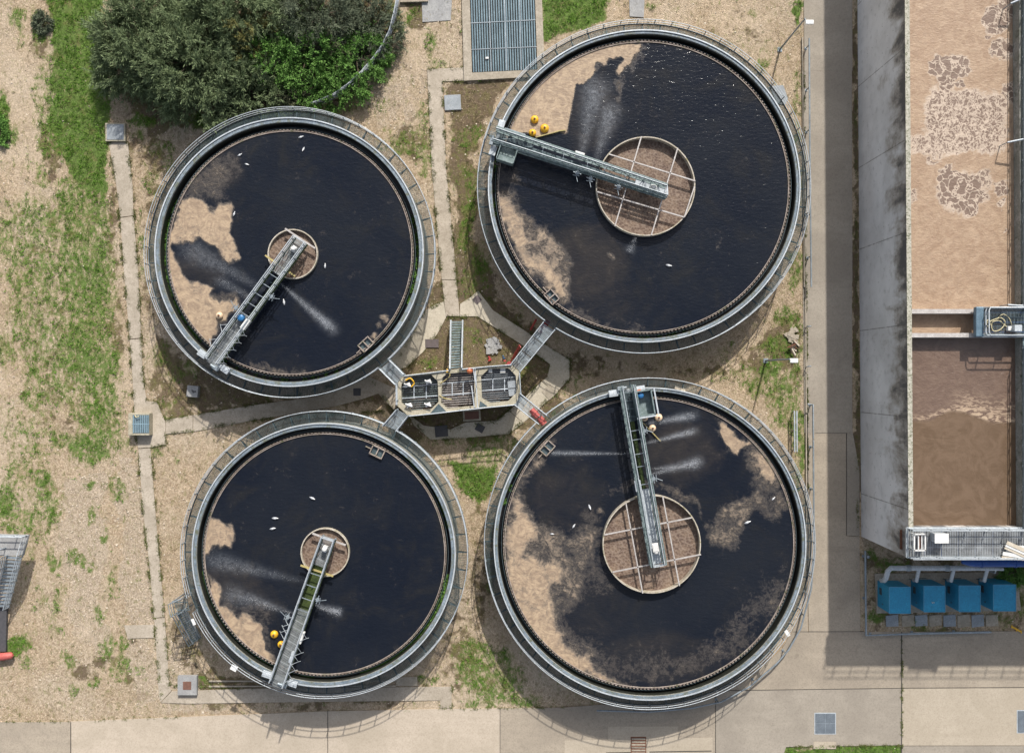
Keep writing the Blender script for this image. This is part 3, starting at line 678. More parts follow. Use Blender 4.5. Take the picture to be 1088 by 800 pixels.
# ------------------------------------------------------------ railings
def rail_path(mb, pts, zs=(1.1, 0.6), r=0.028, closed=False):
    for h in zs:
        mb.tube([Vector(p) + Vector((0, 0, h)) for p in pts], r, 6, closed)
def post_mesh(h=1.1, r=0.042):
    mb = MB(); mb.tube([(0, 0, 0), (0, 0, h)], r, 6); mb.box((0, 0, 0.01), (0.14, 0.14, 0.02))
    me = mb.build('post', 'galv'); d = me.data; bpy.data.objects.remove(me); return d
POST = post_mesh(); 
def add_posts(parent, pts):
    off = Vector((0, 0, 0)); q = parent
    while q is not None: off += q.location; q = q.parent
    for p in pts:
        o = bpy.data.objects.new('post', POST); COL.objects.link(o); o.parent = parent; o.location = Vector(p) - off
def railing(parent, pts, spacing=1.3, mat='galv_lt', name='handrail', closed=False, zs=(1.1, 0.6), r=0.03, kick=True):
    mb = MB(); rail_path(mb, pts, zs, r, closed)
    if kick:
        for i in range(len(pts) - (0 if closed else 1)):
            a = Vector(pts[i]) + Vector((0, 0, 0.09)); b = Vector(pts[(i + 1) % len(pts)]) + Vector((0, 0, 0.09)); mb.beam(a, b, 0.02, 0.15)
    h = mb.build(name, mat, parent)
    P_ = [Vector(p) for p in pts] + ([Vector(pts[0])] if closed else [])
    acc = 0; out = [P_[0]]
    for a, b in zip(P_[:-1], P_[1:]):
        L = (b - a).length; d = spacing - acc
        while d <= L + 1e-6:
            out.append(a.lerp(b, d / L)); d += spacing
        acc = L - (d - spacing)
    if not closed and (out[-1] - P_[-1]).length > 0.4: out.append(P_[-1])
    if closed and (out[-1] - P_[0]).length < 0.5: out.pop()
    add_posts(h, out)
    return h

def arc(c, r, a0, a1, z, n=None):
    n = n or max(2, int(abs(a1 - a0) * r / 0.45))
    return [(c[0] + r * math.cos(a0 + (a1 - a0) * i / n), c[1] + r * math.sin(a0 + (a1 - a0) * i / n), z) for i in range(n + 1)]
def ang_of(c, px, py, z):
    p = P(px, py, z); return math.atan2(p.y - c[1], p.x - c[0])

# gaps left in the handrails where gangways and landings meet the tank: (px, py) pairs
GAPS = {
 'nw': [((404.5, 392), (415, 383))],
 'ne': [((577, 343), (589, 351))],
 'sw': [((408, 452.5), (422, 457.5)), ((198, 634), (200, 652))],
 'se': [((572, 450), (581, 441))],
}
TW = {}
for key, T in TANKS.items():
    c = T['w']; R = T['R']; Lr = T['L']
    root = thing('settling_tank', (c[0], c[1], 0), T['label'], 'settling tank', 'round settling tanks')
    wi, wo = T['ri'], T['ro']
    MB().ring(c, wi, wo, -0.3, ZC, n=220).build('wall', 'wall', root, 0.02)
    MB().ring(c, wi + 0.02, wo - 0.15, ZC, ZC + 0.07, n=220).build('wheel_track', 'track', root)
    MB().ring(c, wo - 0.12, wo - 0.02, ZC, ZC + 0.16, n=220).build('kerb', 'galv_lt', root)
    MB().ring(c, wi - 0.025, wi - 0.002, 3.0, ZC - 0.12, n=160).build('dark_inner_face', 'darkface', root)  # near-black ring lining the inner wall beside the outlet channel
    MB().ring(c, Lr, wi, 2.8, 3.35, n=160).build('outlet_channel', 'launder', root)
    MB().ring(c, Lr - 0.02, Lr + 0.04, 2.0, ZW + 0.09, n=220).build('weir_lip', 'lip', root)
    MB().ring(c, Lr + 0.28, Lr + 0.31, 3.2, ZW - 0.1, n=160).build('baffle', 'dark_steel', root)
    nt_ = int(2 * math.pi * Lr / 0.30) * 2; vs = []; fs = []
    for i in range(nt_):
        t = 2 * math.pi * i / nt_; zt_ = (ZW + 0.12, ZW - 0.05)
        za, zb = zt_[(i - 1) % 2], zt_[i % 2]
        for r_q in (Lr + 0.10, Lr + 0.15):
            for zz in (ZW - 0.2, za, zb): vs.append((c[0] + r_q * math.cos(t), c[1] + r_q * math.sin(t), zz))
    for i in range(nt_):
        a, b = i * 6, ((i + 1) % nt_) * 6
        fs += [(a + 2, b + 1, b + 4, a + 5), (a, b, b + 1, a + 2), (a + 3, a + 5, b + 4, b + 3), (a + 1, a + 2, a + 5, a + 4)]
    MB().add(vs, [f[::-1] for f in fs]).build('notched_weir_plate', 'lip', root)
    # walkway in panels, brackets under it
    mb = MB(); fr = MB(); npan = int(2 * math.pi * R / 1.55); gp = 0.012
    k_ = int((R - wo) / 0.062)
    for i in range(k_): mb.ring(c, wo + .01 + i * .062, wo + .03 + i * .062, ZD - 0.02, ZD + 0.03, n=180)      # bearing bars
    for i in range(int(2 * math.pi * R / .15)):
        a0 = i * .15 / R; mb.beam((c[0] + wo * math.cos(a0), c[1] + wo * math.sin(a0), ZD + 0.02), (c[0] + (R - .03) * math.cos(a0), c[1] + (R - .03) * math.sin(a0), ZD + 0.02), 0.014, 0.02)
    for i in range(npan):
        a0 = 2 * math.pi * i / npan
        mb.beam((c[0] + wo * math.cos(a0), c[1] + wo * math.sin(a0), ZD + 0.015), (c[0] + (R - .03) * math.cos(a0), c[1] + (R - .03) * math.sin(a0), ZD + 0.015), 0.05, 0.05)
        fr.beam((c[0] + wo * math.cos(a0), c[1] + wo * math.sin(a0), ZD - 0.09), (c[0] + (R - .04) * math.cos(a0), c[1] + (R - .04) * math.sin(a0), ZD - 0.09), 0.07, 0.10)
        fr.beam((c[0] + wo * math.cos(a0), c[1] + wo * math.sin(a0), ZD - 0.75), (c[0] + (R - .1) * math.cos(a0), c[1] + (R - .1) * math.sin(a0), ZD - 0.14), 0.06, 0.06)
    fr.ring(c, R - 0.05, R + 0.0, ZD - 0.13, ZD + 0.035, n=200)
    mb.build('walkway', 'walk_steel', root); fr.build('support_brackets', 'dark_steel', root)
    # handrail pieces between the gaps
    gaps = []
    for g0, g1 in GAPS[key]:
        a, b = ang_of(c, *g0, ZD), ang_of(c, *g1, ZD)
        if (b - a + math.pi) % (2 * math.pi) - math.pi < 0: a, b = b, a
        gaps.append((a % (2 * math.pi), b % (2 * math.pi)))
    gaps.sort()
    for i, gq in enumerate(gaps):
        a0 = gq[1]; a1 = gaps[(i + 1) % len(gaps)][0]
        while a1 <= a0: a1 += 2 * math.pi
        railing(root, arc(c, R - 0.03, a0, a1, ZD + 0.03), 1.45)
    # central stilling drum
    d = P(*T['drum'], 4.8); dr = T['dr']; T['d'] = (d.x, d.y)
    dm = MB().ring((d.x, d.y), dr - 0.06, dr + 0.03, 1.5, 4.82 if not T['small'] else 4.5, n=120).build('stilling_drum', 'drum', root)
    MB().ring((d.x, d.y), 0.02, dr - 0.06, 3.8, 4.14, n=120).build('brown_foam', 'foam', dm)
    MB().lathe((d.x, d.y, 2.0), [(0.45, 0), (0.45, 2.5), (0.3, 3.0), (0.0, 3.02)], 24).build('centre_column', 'wall', root)
    mb_list = {'ne': [((681.4, 145.4), (653.3, 240.5)), ((720, 157.6), (692, 250)), ((646.8, 164), (738.6, 192.6)), ((634.6, 204), (727, 231)), ((738, 198), (727, 231))],
               'se': [((665, 534.4), (682.8, 630)), ((704, 527), (721.8, 622)), ((642, 568), (734.8, 549.8)), ((651, 607.5), (744.6, 588.8))],
               'nw': [((303, 243), (335, 264))], 'sw': [((332, 566.6), (367.4, 579))]}[key]
    for a, b in mb_list:
        MB().beam(P(*a, 4.86), P(*b, 4.86), 0.10 if not T['small'] else 0.14, 0.14).build('crossbar', 'pale_steel', dm)
    if T['small']:
        a, b = {'nw': ((281.8, 271.4), (313.7, 293.7)), 'sw': ((319.4, 600.4), (354, 612))}[key]
        MB().beam(P(*a, 4.86), P(*b, 4.86), 0.14, 0.12).build('crossbar', 'yellow_steel', dm)
    round_water(key, c, Lr)
    T['root'] = root; T['wi'] = wi; T['wo'] = wo

# ------------------------------------------------------------ scraper bridges
def px_lerp(a, b, t): return (a[0] + (b[0] - a[0]) * t, a[1] + (b[1] - a[1]) * t)
def bridge(key, railL, railR, zr, label, truss, deck_parts, ties, extras=None):
    """railL, railR: (centre end, rim end) pixel pairs of the two side rails at height zr"""
    T = TANKS[key]
    A0, A1 = P(*railL[0], zr), P(*railL[1], zr); B0, B1 = P(*railR[0], zr), P(*railR[1], zr)
    mid1 = (A1 + B1) / 2; mid0 = (A0 + B0) / 2
    root = thing('scraper_bridge', (mid1.x, mid1.y, ZC + 0.1), label, 'bridge', 'scraper bridges of the settling tanks')
    d = (mid0 - mid1).normalized(); side = Vector((-d.y, d.x, 0)); zd = zr - 1.1
    for E0, E1 in ((A0, A1), (B0, B1)):
        lo0, lo1 = Vector((E0.x, E0.y, zd)), Vector((E1.x, E1.y, zd))
        L = (E1 - E0).length
        mb = MB()
        if truss:
            for h in (1.08, 0.0, 0.5): mb.beam(lo0 + Vector((0, 0, h)), lo1 + Vector((0, 0, h)), 0.13 if h != 0.5 else 0.06, 0.12)
            n = int(L / 0.62); sgn = 1 if (E0 - mid0).dot(side) > 0 else -1
            for i in range(n):
                p = lo0.lerp(lo1, i / n); q = lo0.lerp(lo1, (i + 1) / n)
                mb.beam(p + side * sgn * 0.16, p + side * sgn * 0.16 + Vector((0, 0, 1.0)), 0.05, 0.05)
                a, b = (p, q) if i % 2 else (q, p)
                mb.beam(a, b + Vector((0, 0, 1.08)), 0.05, 0.05)
                mb.beam(p + Vector((0, 0, 1.0)), p + side * sgn * 0.2 + Vector((0, 0, 1.0)), 0.05, 0.05)
            mb.beam(lo0 + side * sgn * 0.17 + Vector((0, 0, 0.98)), lo1 + side * sgn * 0.17 + Vector((0, 0, 0.98)), 0.10, 0.05)
            mb.beam(lo0 + side * sgn * 0.10 - Vector((0, 0, 0.1)), lo1 + side * sgn * 0.10 - Vector((0, 0, 0.1)), 0.22, 0.10)
            mb.build('side_truss', 'truss', root)
            rm = MB()
            rm.tube([lo0 + Vector((0, 0, 1.2)), lo1 + Vector((0, 0, 1.2))], 0.035, 6)
            rm.build('handrail', 'galv_lt', root)
        else:
            mb.beam(lo0 - Vector((0, 0, 0.12)), lo1 - Vector((0, 0, 0.12)), 0.12, 0.3); mb.build('side_beam', 'moss_steel', root)
            railing(root, [lo1, lo0], 1.35, 'galv_lt', zs=(1.1, 0.55), r=0.05, kick=True)
    # decks
    for (t0, t1, w, mat, dz) in deck_parts:
        p, q = mid0.lerp(mid1, t0), mid0.lerp(mid1, t1); p.z = q.z = zd + dz
        W = (A0 - B0).length * w
        MB().beam(p, q, W, 0.04).build('deck', mat, root)
    # cross ties
    for t in ties:
        a, b = A0.lerp(A1, t), B0.lerp(B1, t); a.z = b.z = zd + 0.5
        MB().beam(a, b, 0.06, 0.06).build('cross_tie', 'galv', root)
    # closed inner end
    e = MB()
    for h in (1.08, 0.55): e.beam(Vector((A0.x, A0.y, zd + h)), Vector((B0.x, B0.y, zd + h)), 0.09, 0.07)
    e.build('end_rail', 'galv_lt', root)
    # slip-ring cabinet above the centre column
    c = mid0.lerp(mid1, 0.075); ang = math.atan2(d.y, d.x)
    MB().box((c.x, c.y, zd + 0.3), (0.5, 0.38, 0.5), ang).lathe((c.x, c.y, zd + 0.55), [(0.20, 0), (0.20, 0.18), (0.12, 0.26), (0.0, 0.28)], 16).build('slip_ring_cabinet', 'white', root, 0.02)
    # end carriage on the wheel track
    cx = mid1.copy(); rr = (T['wi'] + T['wo']) / 2; cc = Vector((T['w'][0], T['w'][1], 0)); rad = (Vector((cx.x, cx.y, 0)) - cc).normalized(); cp = cc + rad * rr
    tang = Vector((-rad.y, rad.x, 0)); a2 = math.atan2(tang.y, tang.x)
    mb = MB(); mb.box((cp.x, cp.y, ZC + 0.42), (3.0, 0.28, 0.22), a2)
    for s in (-1, 1):
        q = cp + tang * (1.15 * s); mb.box((q.x, q.y, ZC + 0.42), (0.75, 0.55, 0.16), a2)
    mb.build('end_carriage', 'galv_lt', root, 0.02)
    for s in (-1, 1):
        q = cp + tang * (1.2 * s); q.z = ZC + 0.09 + 0.2
        MB().tube([q - rad * 0.07, q + rad * 0.07], 0.20, 20).build('wheel', 'dark_steel', root)
    q = cp + tang * 0.5 + rad * 0.32
    MB().box((q.x, q.y, ZC + 0.62), (0.55, 0.32, 0.3), a2).tube([Vector((q.x, q.y, ZC + 0.7)) - tang * 0.5, Vector((q.x, q.y, ZC + 0.7)) - tang * 0.05], 0.12, 12).build('drive_motor', 'galv', root, 0.02)
    # scraper arm hanging below into the water, with its wire ties
    mb = MB()
    for t in (0.35, 0.6, 0.85):
        p = mid0.lerp(mid1, t); mb.beam((p.x, p.y, zd - 0.1), (p.x, p.y, ZW - 0.4), 0.10, 0.10)
    mb.beam(mid0.lerp(mid1, .3).xy.to_3d() + Vector((0, 0, ZW + 0.06)), mid0.lerp(mid1, .93).xy.to_3d() + Vector((0, 0, ZW + 0.06)), 0.08, 0.1)
    mb.build('scraper_arm', 'dark_steel', root)
    fr = dict(A0=A0, A1=A1, B0=B0, B1=B1, d=d, side=side, zd=zd, mid0=mid0, mid1=mid1, ang=ang)
    return root, fr
def at_t(F, t, lat, z): 
    p = F['mid0'].lerp(F['mid1'], t) + F['side'] * lat; return Vector((p.x, p.y, z))

# small clutter that hangs on the bridges: jet nozzle, junction box, brackets
def spray_nozzle(F, root, t, lat):
    s = 1 if lat > 0 else -1; c = at_t(F, t, lat, F['zd'] + 0.5); mb = MB()
    mb.tube([c, c + F['side'] * s * 0.5], 0.04, 6); mb.tube([c + F['side'] * s * 0.5, c + F['side'] * s * 0.95 + F['d'] * 0.25 + Vector((0, 0, 0.1))], 0.03, 6)
    mb.tube([c + F['side'] * s * 0.25 - F['d'] * 0.35, c + F['side'] * s * 0.25 + F['d'] * 0.35], 0.05, 6)
    mb.tube([c + F['side'] * s * 0.5 - F['d'] * 0.3, c + F['side'] * s * 0.45 + F['d'] * 0.25 + Vector((0, 0, .1))], 0.03, 6)
    mb.box(c + F['side'] * s * 0.25, (0.3, 0.25, 0.2), F['ang']); mb.build('spray_nozzle', 'galv', root)
def junction_box(F, root, t, lat, size=(0.9, 0.4, 0.5), mat='white', z=0.7):
    c = at_t(F, t, lat, F['zd'] + z); mb = MB().box(c, size, F['ang']); mb.box(c + Vector((0, 0, size[2] / 2 + 0.01)), (size[0] * .8, size[1] * .75, 0.03), F['ang'])
    mb.build('control_box', mat, root, 0.02)
def bracket(F, root, t, lat):
    s = 1 if lat > 0 else -1; mb = MB(); a = at_t(F, t, lat, F['zd'] + 1.05); b = at_t(F, t + 0.03, lat + s * 0.45, F['zd'] + 0.9); c = at_t(F, t + 0.06, lat, F['zd'] + 1.0)
    mb.tube([a, b, c], 0.025, 5); mb.tube([b, b + F['side'] * s * 0.12 + Vector((0, 0, -0.3))], 0.025, 5); mb.build('hose_hook', 'galv_lt', root)

r, F = bridge('nw', ((311.5, 250), (216.5, 379.5)), ((323.2, 257.6), (228.7, 386.5)), 6.2,
    'bridge with white handrails and a blue drum on its deck, pointing to the lower left', False,
    [(0.0, 0.28, .95, 'deck', 0), (0.62, 1.03, .95, 'deck', 0.0)], (0.3, 0.38, 0.46, 0.54, 0.62))
MB().beam(at_t(F, .3, -.3, F['zd'] - .15), at_t(F, .62, -.3, F['zd'] - .15), .3, .1).build('mossy_plate', 'moss_steel', r)
junction_box(F, r, .67, -.55); spray_nozzle(F, r, .62, .7); spray_nozzle(F, r, .42, -.6)
for t in (.7, .76, .82, .88, .93): bracket(F, r, t, -.6)
for t in (.74, .86): bracket(F, r, t, .6)
b = at_t(F, .655, .15, F['zd'] + .05)
tag(MB().lathe(b, [(0.0, 0), (0.26, 0), (0.28, 0.1), (0.26, 0.12), (0.28, 0.4), (0.28, 0.55), (0.24, 0.6), (0, 0.6)], 20).build('plastic_drum', 'bluegreen'), 'blue plastic drum standing on the deck of the bridge with white handrails', 'drum')

r, F = bridge('sw', ((341, 571), (285.6, 725.6)), ((354, 575), (299.6, 731)), 6.2,
    'bridge with a bright green mossy middle, pointing down over the lower left tank', False,
    [(0.0, 0.2, .95, 'deck', 0), (0.5, 1.04, .95, 'deck', 0.0)], (0.25, 0.33, 0.42, 0.5))
MB().beam(at_t(F, .2, 0, F['zd'] - .35), at_t(F, .66, 0, F['zd'] - .35), 1.0, .08).build('mossy_plate', simple('bright_moss', (0.07, 0.10, 0.02), (0.025, 0.04, 0.01), 0.95, 0, 1.3, bs=1, bd=.05), r)
spray_nozzle(F, r, .57, .75); spray_nozzle(F, r, .4, -.6); junction_box(F, r, .66, -.65, (1.0, .3, .4)); junction_box(F, r, .8, -.45, (.9, .25, .5), 'galv_lt')
for t in (.62, .72, .78, .84, .9): bracket(F, r, t, -.65)
for t in (.55, .6, .64): bracket(F, r, t, .65)

r, F = bridge('ne', ((709, 197.5), (527, 136)), ((709.5, 207.3), (523.5, 147.5)), 6.2,
    'grey lattice bridge reaching left from the centre of its large tank', True,
    [(0.0, 0.18, .8, 'galv_lt', 0), (0.78, 1.03, .9, 'grating', 0.0), (0.18, 0.78, .35, 'dark_steel', -.1)], (.12, .24, .36, .46, .6, .72))
spray_nozzle(F, r, .42, -.7); spray_nozzle(F, r, .26, -.6); junction_box(F, r, .52, .55, (.8, .5, .4)); spray_nozzle(F, r, .50, -.6)
sb = at_t(F, .90, -1.25, F['zd']); mb = MB(); mb.box(sb, (1.5, 1.3, .08), F['ang']); 
for s in (-1, 1): mb.box(sb + F['d'] * .72 * s + Vector((0, 0, .5)), (.06, 1.3, 1.0), F['ang'])
mb.box(sb - F['side'] * .62 + Vector((0, 0, .5)), (1.5, .06, 1.0), F['ang']); mb.box(sb - F['side'] * .3 + Vector((0, 0, .25)), (1.3, .5, .4), F['ang'])
mb.build('scum_pump_platform', 'truss', r)
mb = MB(); mb.box(at_t(F, .9, .75, F['zd'] - .1), (1.8, .5, .1), F['ang']); mb.build('scraper_lift', 'galv', r)

r, F = bridge('se', ((694.5, 602.5), (661.3, 411)), ((706.3, 600.5), (673, 409)), 6.2,
    'grey lattice bridge pointing straight up with a walled side platform beside its rim end', True,
    [(0.0, 0.42, .8, 'galv_lt', 0), (0.80, 1.0, .9, 'grating', 0), (0.42, 0.8, .35, 'moss_steel', -.2)], (.2, .45, .55, .62, .7, .75))
spray_nozzle(F, r, .47, .6); junction_box(F, r, .45, -.55, (.9, .5, .4), 'galv_lt'); spray_nozzle(F, r, .74, .5)
junction_box(F, r, .1, 0, (.7, .5, .3), 'white')
# side platform with its walls
sp = P(683, 428, F['zd']); an = F['ang']; mb = MB(); mb.box(sp, (2.1, 1.45, .06), an)
dd, ss = F['d'], F['side']
for o_, sz in ((ss * .72, (2.1, .10, 1.0)), (ss * -.72, (2.1, .10, 1.0)), (dd * 1.02, (.10, 1.5, 1.0)), (dd * -1.02, (.1, 1.5, 1.0))):
    mb.box(sp + o_ + Vector((0, 0, .5)), sz, an)
mb.build('side_platform', 'truss', r)
for o_, sz in ((ss * .98, (2.3, .12, .08)), (ss * -.98 * 0 + dd * 1.15, (.12, 1.6, .08))):
    MB().box(sp + o_ + Vector((0, 0, 1.0)), sz, an).build('pipe_frame', 'galv_lt', r)
q = P(680, 420, F['zd'] + .3)
tag(MB().lathe(q, [(0, 0), (.25, 0), (.27, .1), (.25, .2), (.27, .4), (.2, .5), (0, .5)], 16).build('plastic_drum', 'bluegreen'), 'blue drum inside the walled side platform of the upright lattice bridge', 'drum')
q = P(678.5, 416, F['zd'] + .3); tag(MB().box(q, (.35, .3, .3), .3).box(q + Vector((0, 0, .17)), (.38, .33, .05), .3).build('orange_crate', 'orange'), 'small orange box beside the blue drum on the side platform', 'box')
# surface scum board from the south east bridge and the north east bridge
def scum_board(pts, mat, label, z=ZW + .05, hgt=.3, w=.07):
    mb = MB()
    for a, b_ in zip(pts[:-1], pts[1:]): mb.beam(P(*a, z), P(*b_, z), w, hgt)
    tag(mb.build('scum_board', mat), label, 'floating board')
scum_board([(569, 146.5), (586, 142), (595, 139.5), (601, 139)], 'yellow_steel', 'thin pale floating board holding back the tan scum beside the yellow buoys')
scum_board([(683, 449), (701.5, 468.5)], 'yellow_steel', 'thin slanting floating board beside the three cream buoys')
def scum_box(px, py, rz, label):
    c = P(px, py, ZW + .1); t = thing('scum_outlet', (c.x, c.y, ZW), label, 'scum outlet', 'scum outlets at the tank rims'); mb = MB()
    for x, y, sx, sy in ((0, .38, 1.1, .08), (0, -.38, 1.1, .08), (.55, 0, .08, .84), (-.55, 0, .08, .84), (0, 0, .08, .76)):
        mb.box(c + Vector((x * math.cos(rz) - y * math.sin(rz), x * math.sin(rz) + y * math.cos(rz), 0)), (sx, sy, .35), rz)
    mb.build('trough', 'lip', t); MB().box(c - Vector((0, 0, .1)), (1.1, .76, .04), rz).build('pit', 'dark_steel', t)
    v = Vector((-math.cos(rz), -math.sin(rz), 0)); MB().beam(c + v * .5, c + v * 1.1, .07, .2).build('guide_board', 'lip', t)
scum_box(401, 480, -.45, 'small scum outlet box at the upper right of the lower left tank')
scum_box(389, 366, .75, 'scum outlet box with clumps of scum at the lower right of the upper left tank')
scum_box(586, 315.5, -.85, 'scum outlet box at the lower left rim of the upper right tank')
scum_box(581.5, 476, .85, 'scum outlet box at the upper left rim of the lower right tank')
# buoys
def buoy(px, py, mat, label, group, r_=.34):
    c = P(px, py, ZW); t = thing('buoy', (c.x, c.y, ZW), label, 'buoy', group)
    prof = [(r_ * math.cos(a), .12 + r_ * .8 * math.sin(a)) for a in np.linspace(-1.2, 1.35, 9)]
    MB().lathe(c, prof, 24).build('float', mat, t); MB().lathe(c + Vector((0, 0, .12 + r_ * .76)), [(.09, 0), (.09, .06), (.03, .08), (0, .08)], 12).build('eye', 'rust', t)
gY = 'yellow buoys beside the left reaching lattice bridge'
buoy(568, 127.6, 'yellow', 'upper yellow buoy, farthest from the lattice bridge', gY); buoy(578.6, 137, 'yellow', 'largest yellow buoy, nearest the edge of the tan scum', gY, .37); buoy(565.7, 141.8, 'yellow', 'yellow buoy touching the rail of the lattice bridge, lowest of its three', gY, .32)
gC = 'cream buoys beside the upright lattice bridge'
buoy(684.6, 443.8, 'cream', 'faded cream buoy close to the side platform, leftmost of three', gC, .3); buoy(699.5, 443.5, 'cream', 'faded cream buoy farthest right from the upright bridge', gC, .33); buoy(693, 454.8, 'cream', 'faded cream buoy by the slanting floating board, lowest of three', gC, .3)
buoy(233.6, 335.5, 'cream', 'lone cream buoy resting on the tan scum', 'cream buoy on the scum', .3)
gS = 'yellow buoys beside the mossy bridge'
buoy(291.8, 673.3, 'yellow', 'yellow buoy floating clear of the mossy bridge', gS, .33); buoy(299, 684, 'yellow', 'yellow buoy half hidden under the rail of the mossy bridge', gS, .3)

# water sprays: fine droplets in the air
def spray(jets, label):
    vs = []; qs = []
    for (x0, y0, x1, y1, w0, w1, a) in jets:
        if a < .3: continue
        n = int(350 * a); p0 = P(x0, y0, 4.6); p1 = P(x1, y1, ZW + .05); L = (p1 - p0).length
        d = (p1 - p0).normalized(); sd = Vector((-d.y, d.x, 0)).normalized()
        for i in range(n):
            t = rng.random() ** 0.8; wd = (w0 + (w1 - w0) * t) / 12 * .7
            c = p0.lerp(p1, t) + Vector((0, 0, 2.4 * t * (1 - t))) + sd * float(rng.normal()) * wd * .6 + Vector((0, 0, 1)) * float(rng.normal()) * wd * .25
            if c.z < ZW + .02: c.z = ZW + .02
            s = .006 + .010 * rng.random(); k = len(vs)
            for v in ((1, 0, 0), (0, 1, 0), (-1, 0, 0), (0, -1, 0), (0, 0, 1), (0, 0, -1)): vs.append((c.x + v[0] * s, c.y + v[1] * s, c.z + v[2] * s))
            for q in ((0, 1, 4), (1, 2, 4), (2, 3, 4), (3, 0, 4), (1, 0, 5), (2, 1, 5), (3, 2, 5), (0, 3, 5)): qs.append([k + j for j in q])
    o = np_mesh('water_spray', np.array(vs), np.array(qs), M['drop'])
    tag(o, label, 'water spray', 'water sprays from the bridges', 'stuff')
M['drop'] = simple('water_drops', (0.75, 0.78, 0.8), (0.7, 0.72, 0.75), 0.3)
spray(JETS['nw'], 'white water sprays falling on both sides of the bridge in the upper left tank')
spray(JETS['ne'], 'two wide faint water sprays rising above the left reaching lattice bridge')
spray(JETS['sw'], 'white water sprays falling beside the mossy bridge')
spray(JETS['se'], 'white water sprays falling on both sides of the upright lattice bridge')

# gulls
def gull_mesh():
    mb = MB(); prof = [(-.26, .015), (-.20, .035), (-.10, .075), (0, .095), (.08, .085), (.14, .05), (.18, .05), (.21, .055), (.25, .035), (.27, .01)]
    pts = [Vector((x, 0, .08 + (0.06 if x > .13 else 0))) for x, _ in prof]; mb.tube(pts, [r for _, r in prof], 10)
    mb.tube([Vector((.26, 0, .14)), Vector((.32, 0, .125))], [.015, .004], 6); body = mb.build('gull', 'bird_white')
    mw = MB()
    for s in (-1, 1): mw.add([(.10, s * .04, .16), (.06, s * .10, .13), (-.12, s * .09, .12), (-.30, s * .02, .10), (-.12, s * .015, .165)], [(0, 1, 2, 4), (4, 2, 3)])
    wings = mw.build('wings', 'bird_grey', body); return body
g0 = gull_mesh(); first = True
for px, py, rz, sc_, lb in [(320, 146, .3, 1.3, 'white gull floating by the top rim of the upper left tank'), (322.5, 159, -2, 1.2, 'white gull just below another near the top of the upper left tank'),
    (255, 165, .5, 1.2, 'white gull on the upper left edge of the patchy scum'), (262.5, 175, -.3, 1.1, 'small white gull below the one at the patchy scum edge'), (249, 227.5, 1.2, 1.2, 'white gull at the right edge of the thick tan scum'),
    (345.6, 282.6, 1.5, 1.2, 'white gull to the right of the small centre drum of the upper left tank'), (302, 321, 1.7, 1.5, 'white gull below the bridge of the upper left tank'), (332, 529, -.4, 1.5, 'white gull nearest the centre drum of the lower left tank'),
    (292.5, 550.3, 0, 1.6, 'white gull with another just below it on the lower left tank'), (290, 561.3, .2, 1.5, 'lowest white gull on the lower left tank'), (626.5, 538.5, -1.2, 1.4, 'white gull to the left of the large lower drum'),
    (609.6, 558.6, 1, 1.2, 'white gull at the edge of the marbled scum'), (586.5, 567, 0, 1.0, 'faint white gull over the marbled scum'), (794, 554.6, .4, 1.6, 'white gull among the scum at the right of the lower right tank'),
    (821.5, 529.5, .8, 1.1, 'white gull by the right rim of the lower right tank'), (710.5, 282.3, -.2, 1.5, 'white gull below the large upper drum')]:
    o = g0 if first else copy_tree(g0); first = False
    o.location = P(px, py, ZW); o.rotation_euler.z = rz; sc_ *= .62; o.scale = (sc_, sc_, sc_); tag(o, lb, 'gull', 'gulls on the settling tanks')

# ------------------------------------------------------------ distribution chamber in the middle
cc = P(488, 412, ZD)
ch = thing('distribution_chamber', (cc.x, cc.y, 0), 'long pale concrete chamber of three grated cells between the four tanks', 'chamber')
Zc = ZD
outl = [(430, 398.5), (421.5, 406), (422, 431), (434, 442), (462, 439.5), (508, 434), (548, 430), (554, 421), (552.5, 394.5), (543, 387), (500, 390.5), (460, 395)]
cells = [[(438, 399.5), (426.5, 408), (426.5, 428), (437, 436.5), (458, 434.5), (466, 427), (465, 405), (458, 398)],
         [(470, 401), (475, 397), (504, 394), (504, 431), (475, 434), (468.5, 428)],
         [(519, 392), (511, 400), (512, 423), (521, 428), (540, 426), (549, 417), (548, 399), (540, 391)]]
def holed(outer, holes, z0, z1, mat, name, parent):
    import bmesh
    from mathutils.geometry import tessellate_polygon
    polys = [[Vector((P(*p, Zc).x, P(*p, Zc).y, 0)) for p in pl] for pl in [outer] + holes]
    tri = tessellate_polygon(polys); flat = [p for pl in polys for p in pl]; mb = MB(); n = len(flat)
    def up(t):
        a, b_, c_ = (flat[i] for i in t); return t if (b_ - a).cross(c_ - a).z > 0 else t[::-1]
    tri = [up(tuple(t)) for t in tri]
    mb.add([(p.x, p.y, z1) for p in flat], tri); mb.add([(p.x, p.y, z0) for p in flat], [t[::-1] for t in tri])
    k = 0
    for pl in polys:
        m_ = len(pl); mb.add([(p.x, p.y, z0) for p in pl] + [(p.x, p.y, z1) for p in pl], [(i, (i + 1) % m_, m_ + (i + 1) % m_, m_ + i) for i in range(m_)])
    o = mb.build(name, mat, parent)
    return o
holed(outl, cells, 0, Zc, 'chamber', 'wall', ch)
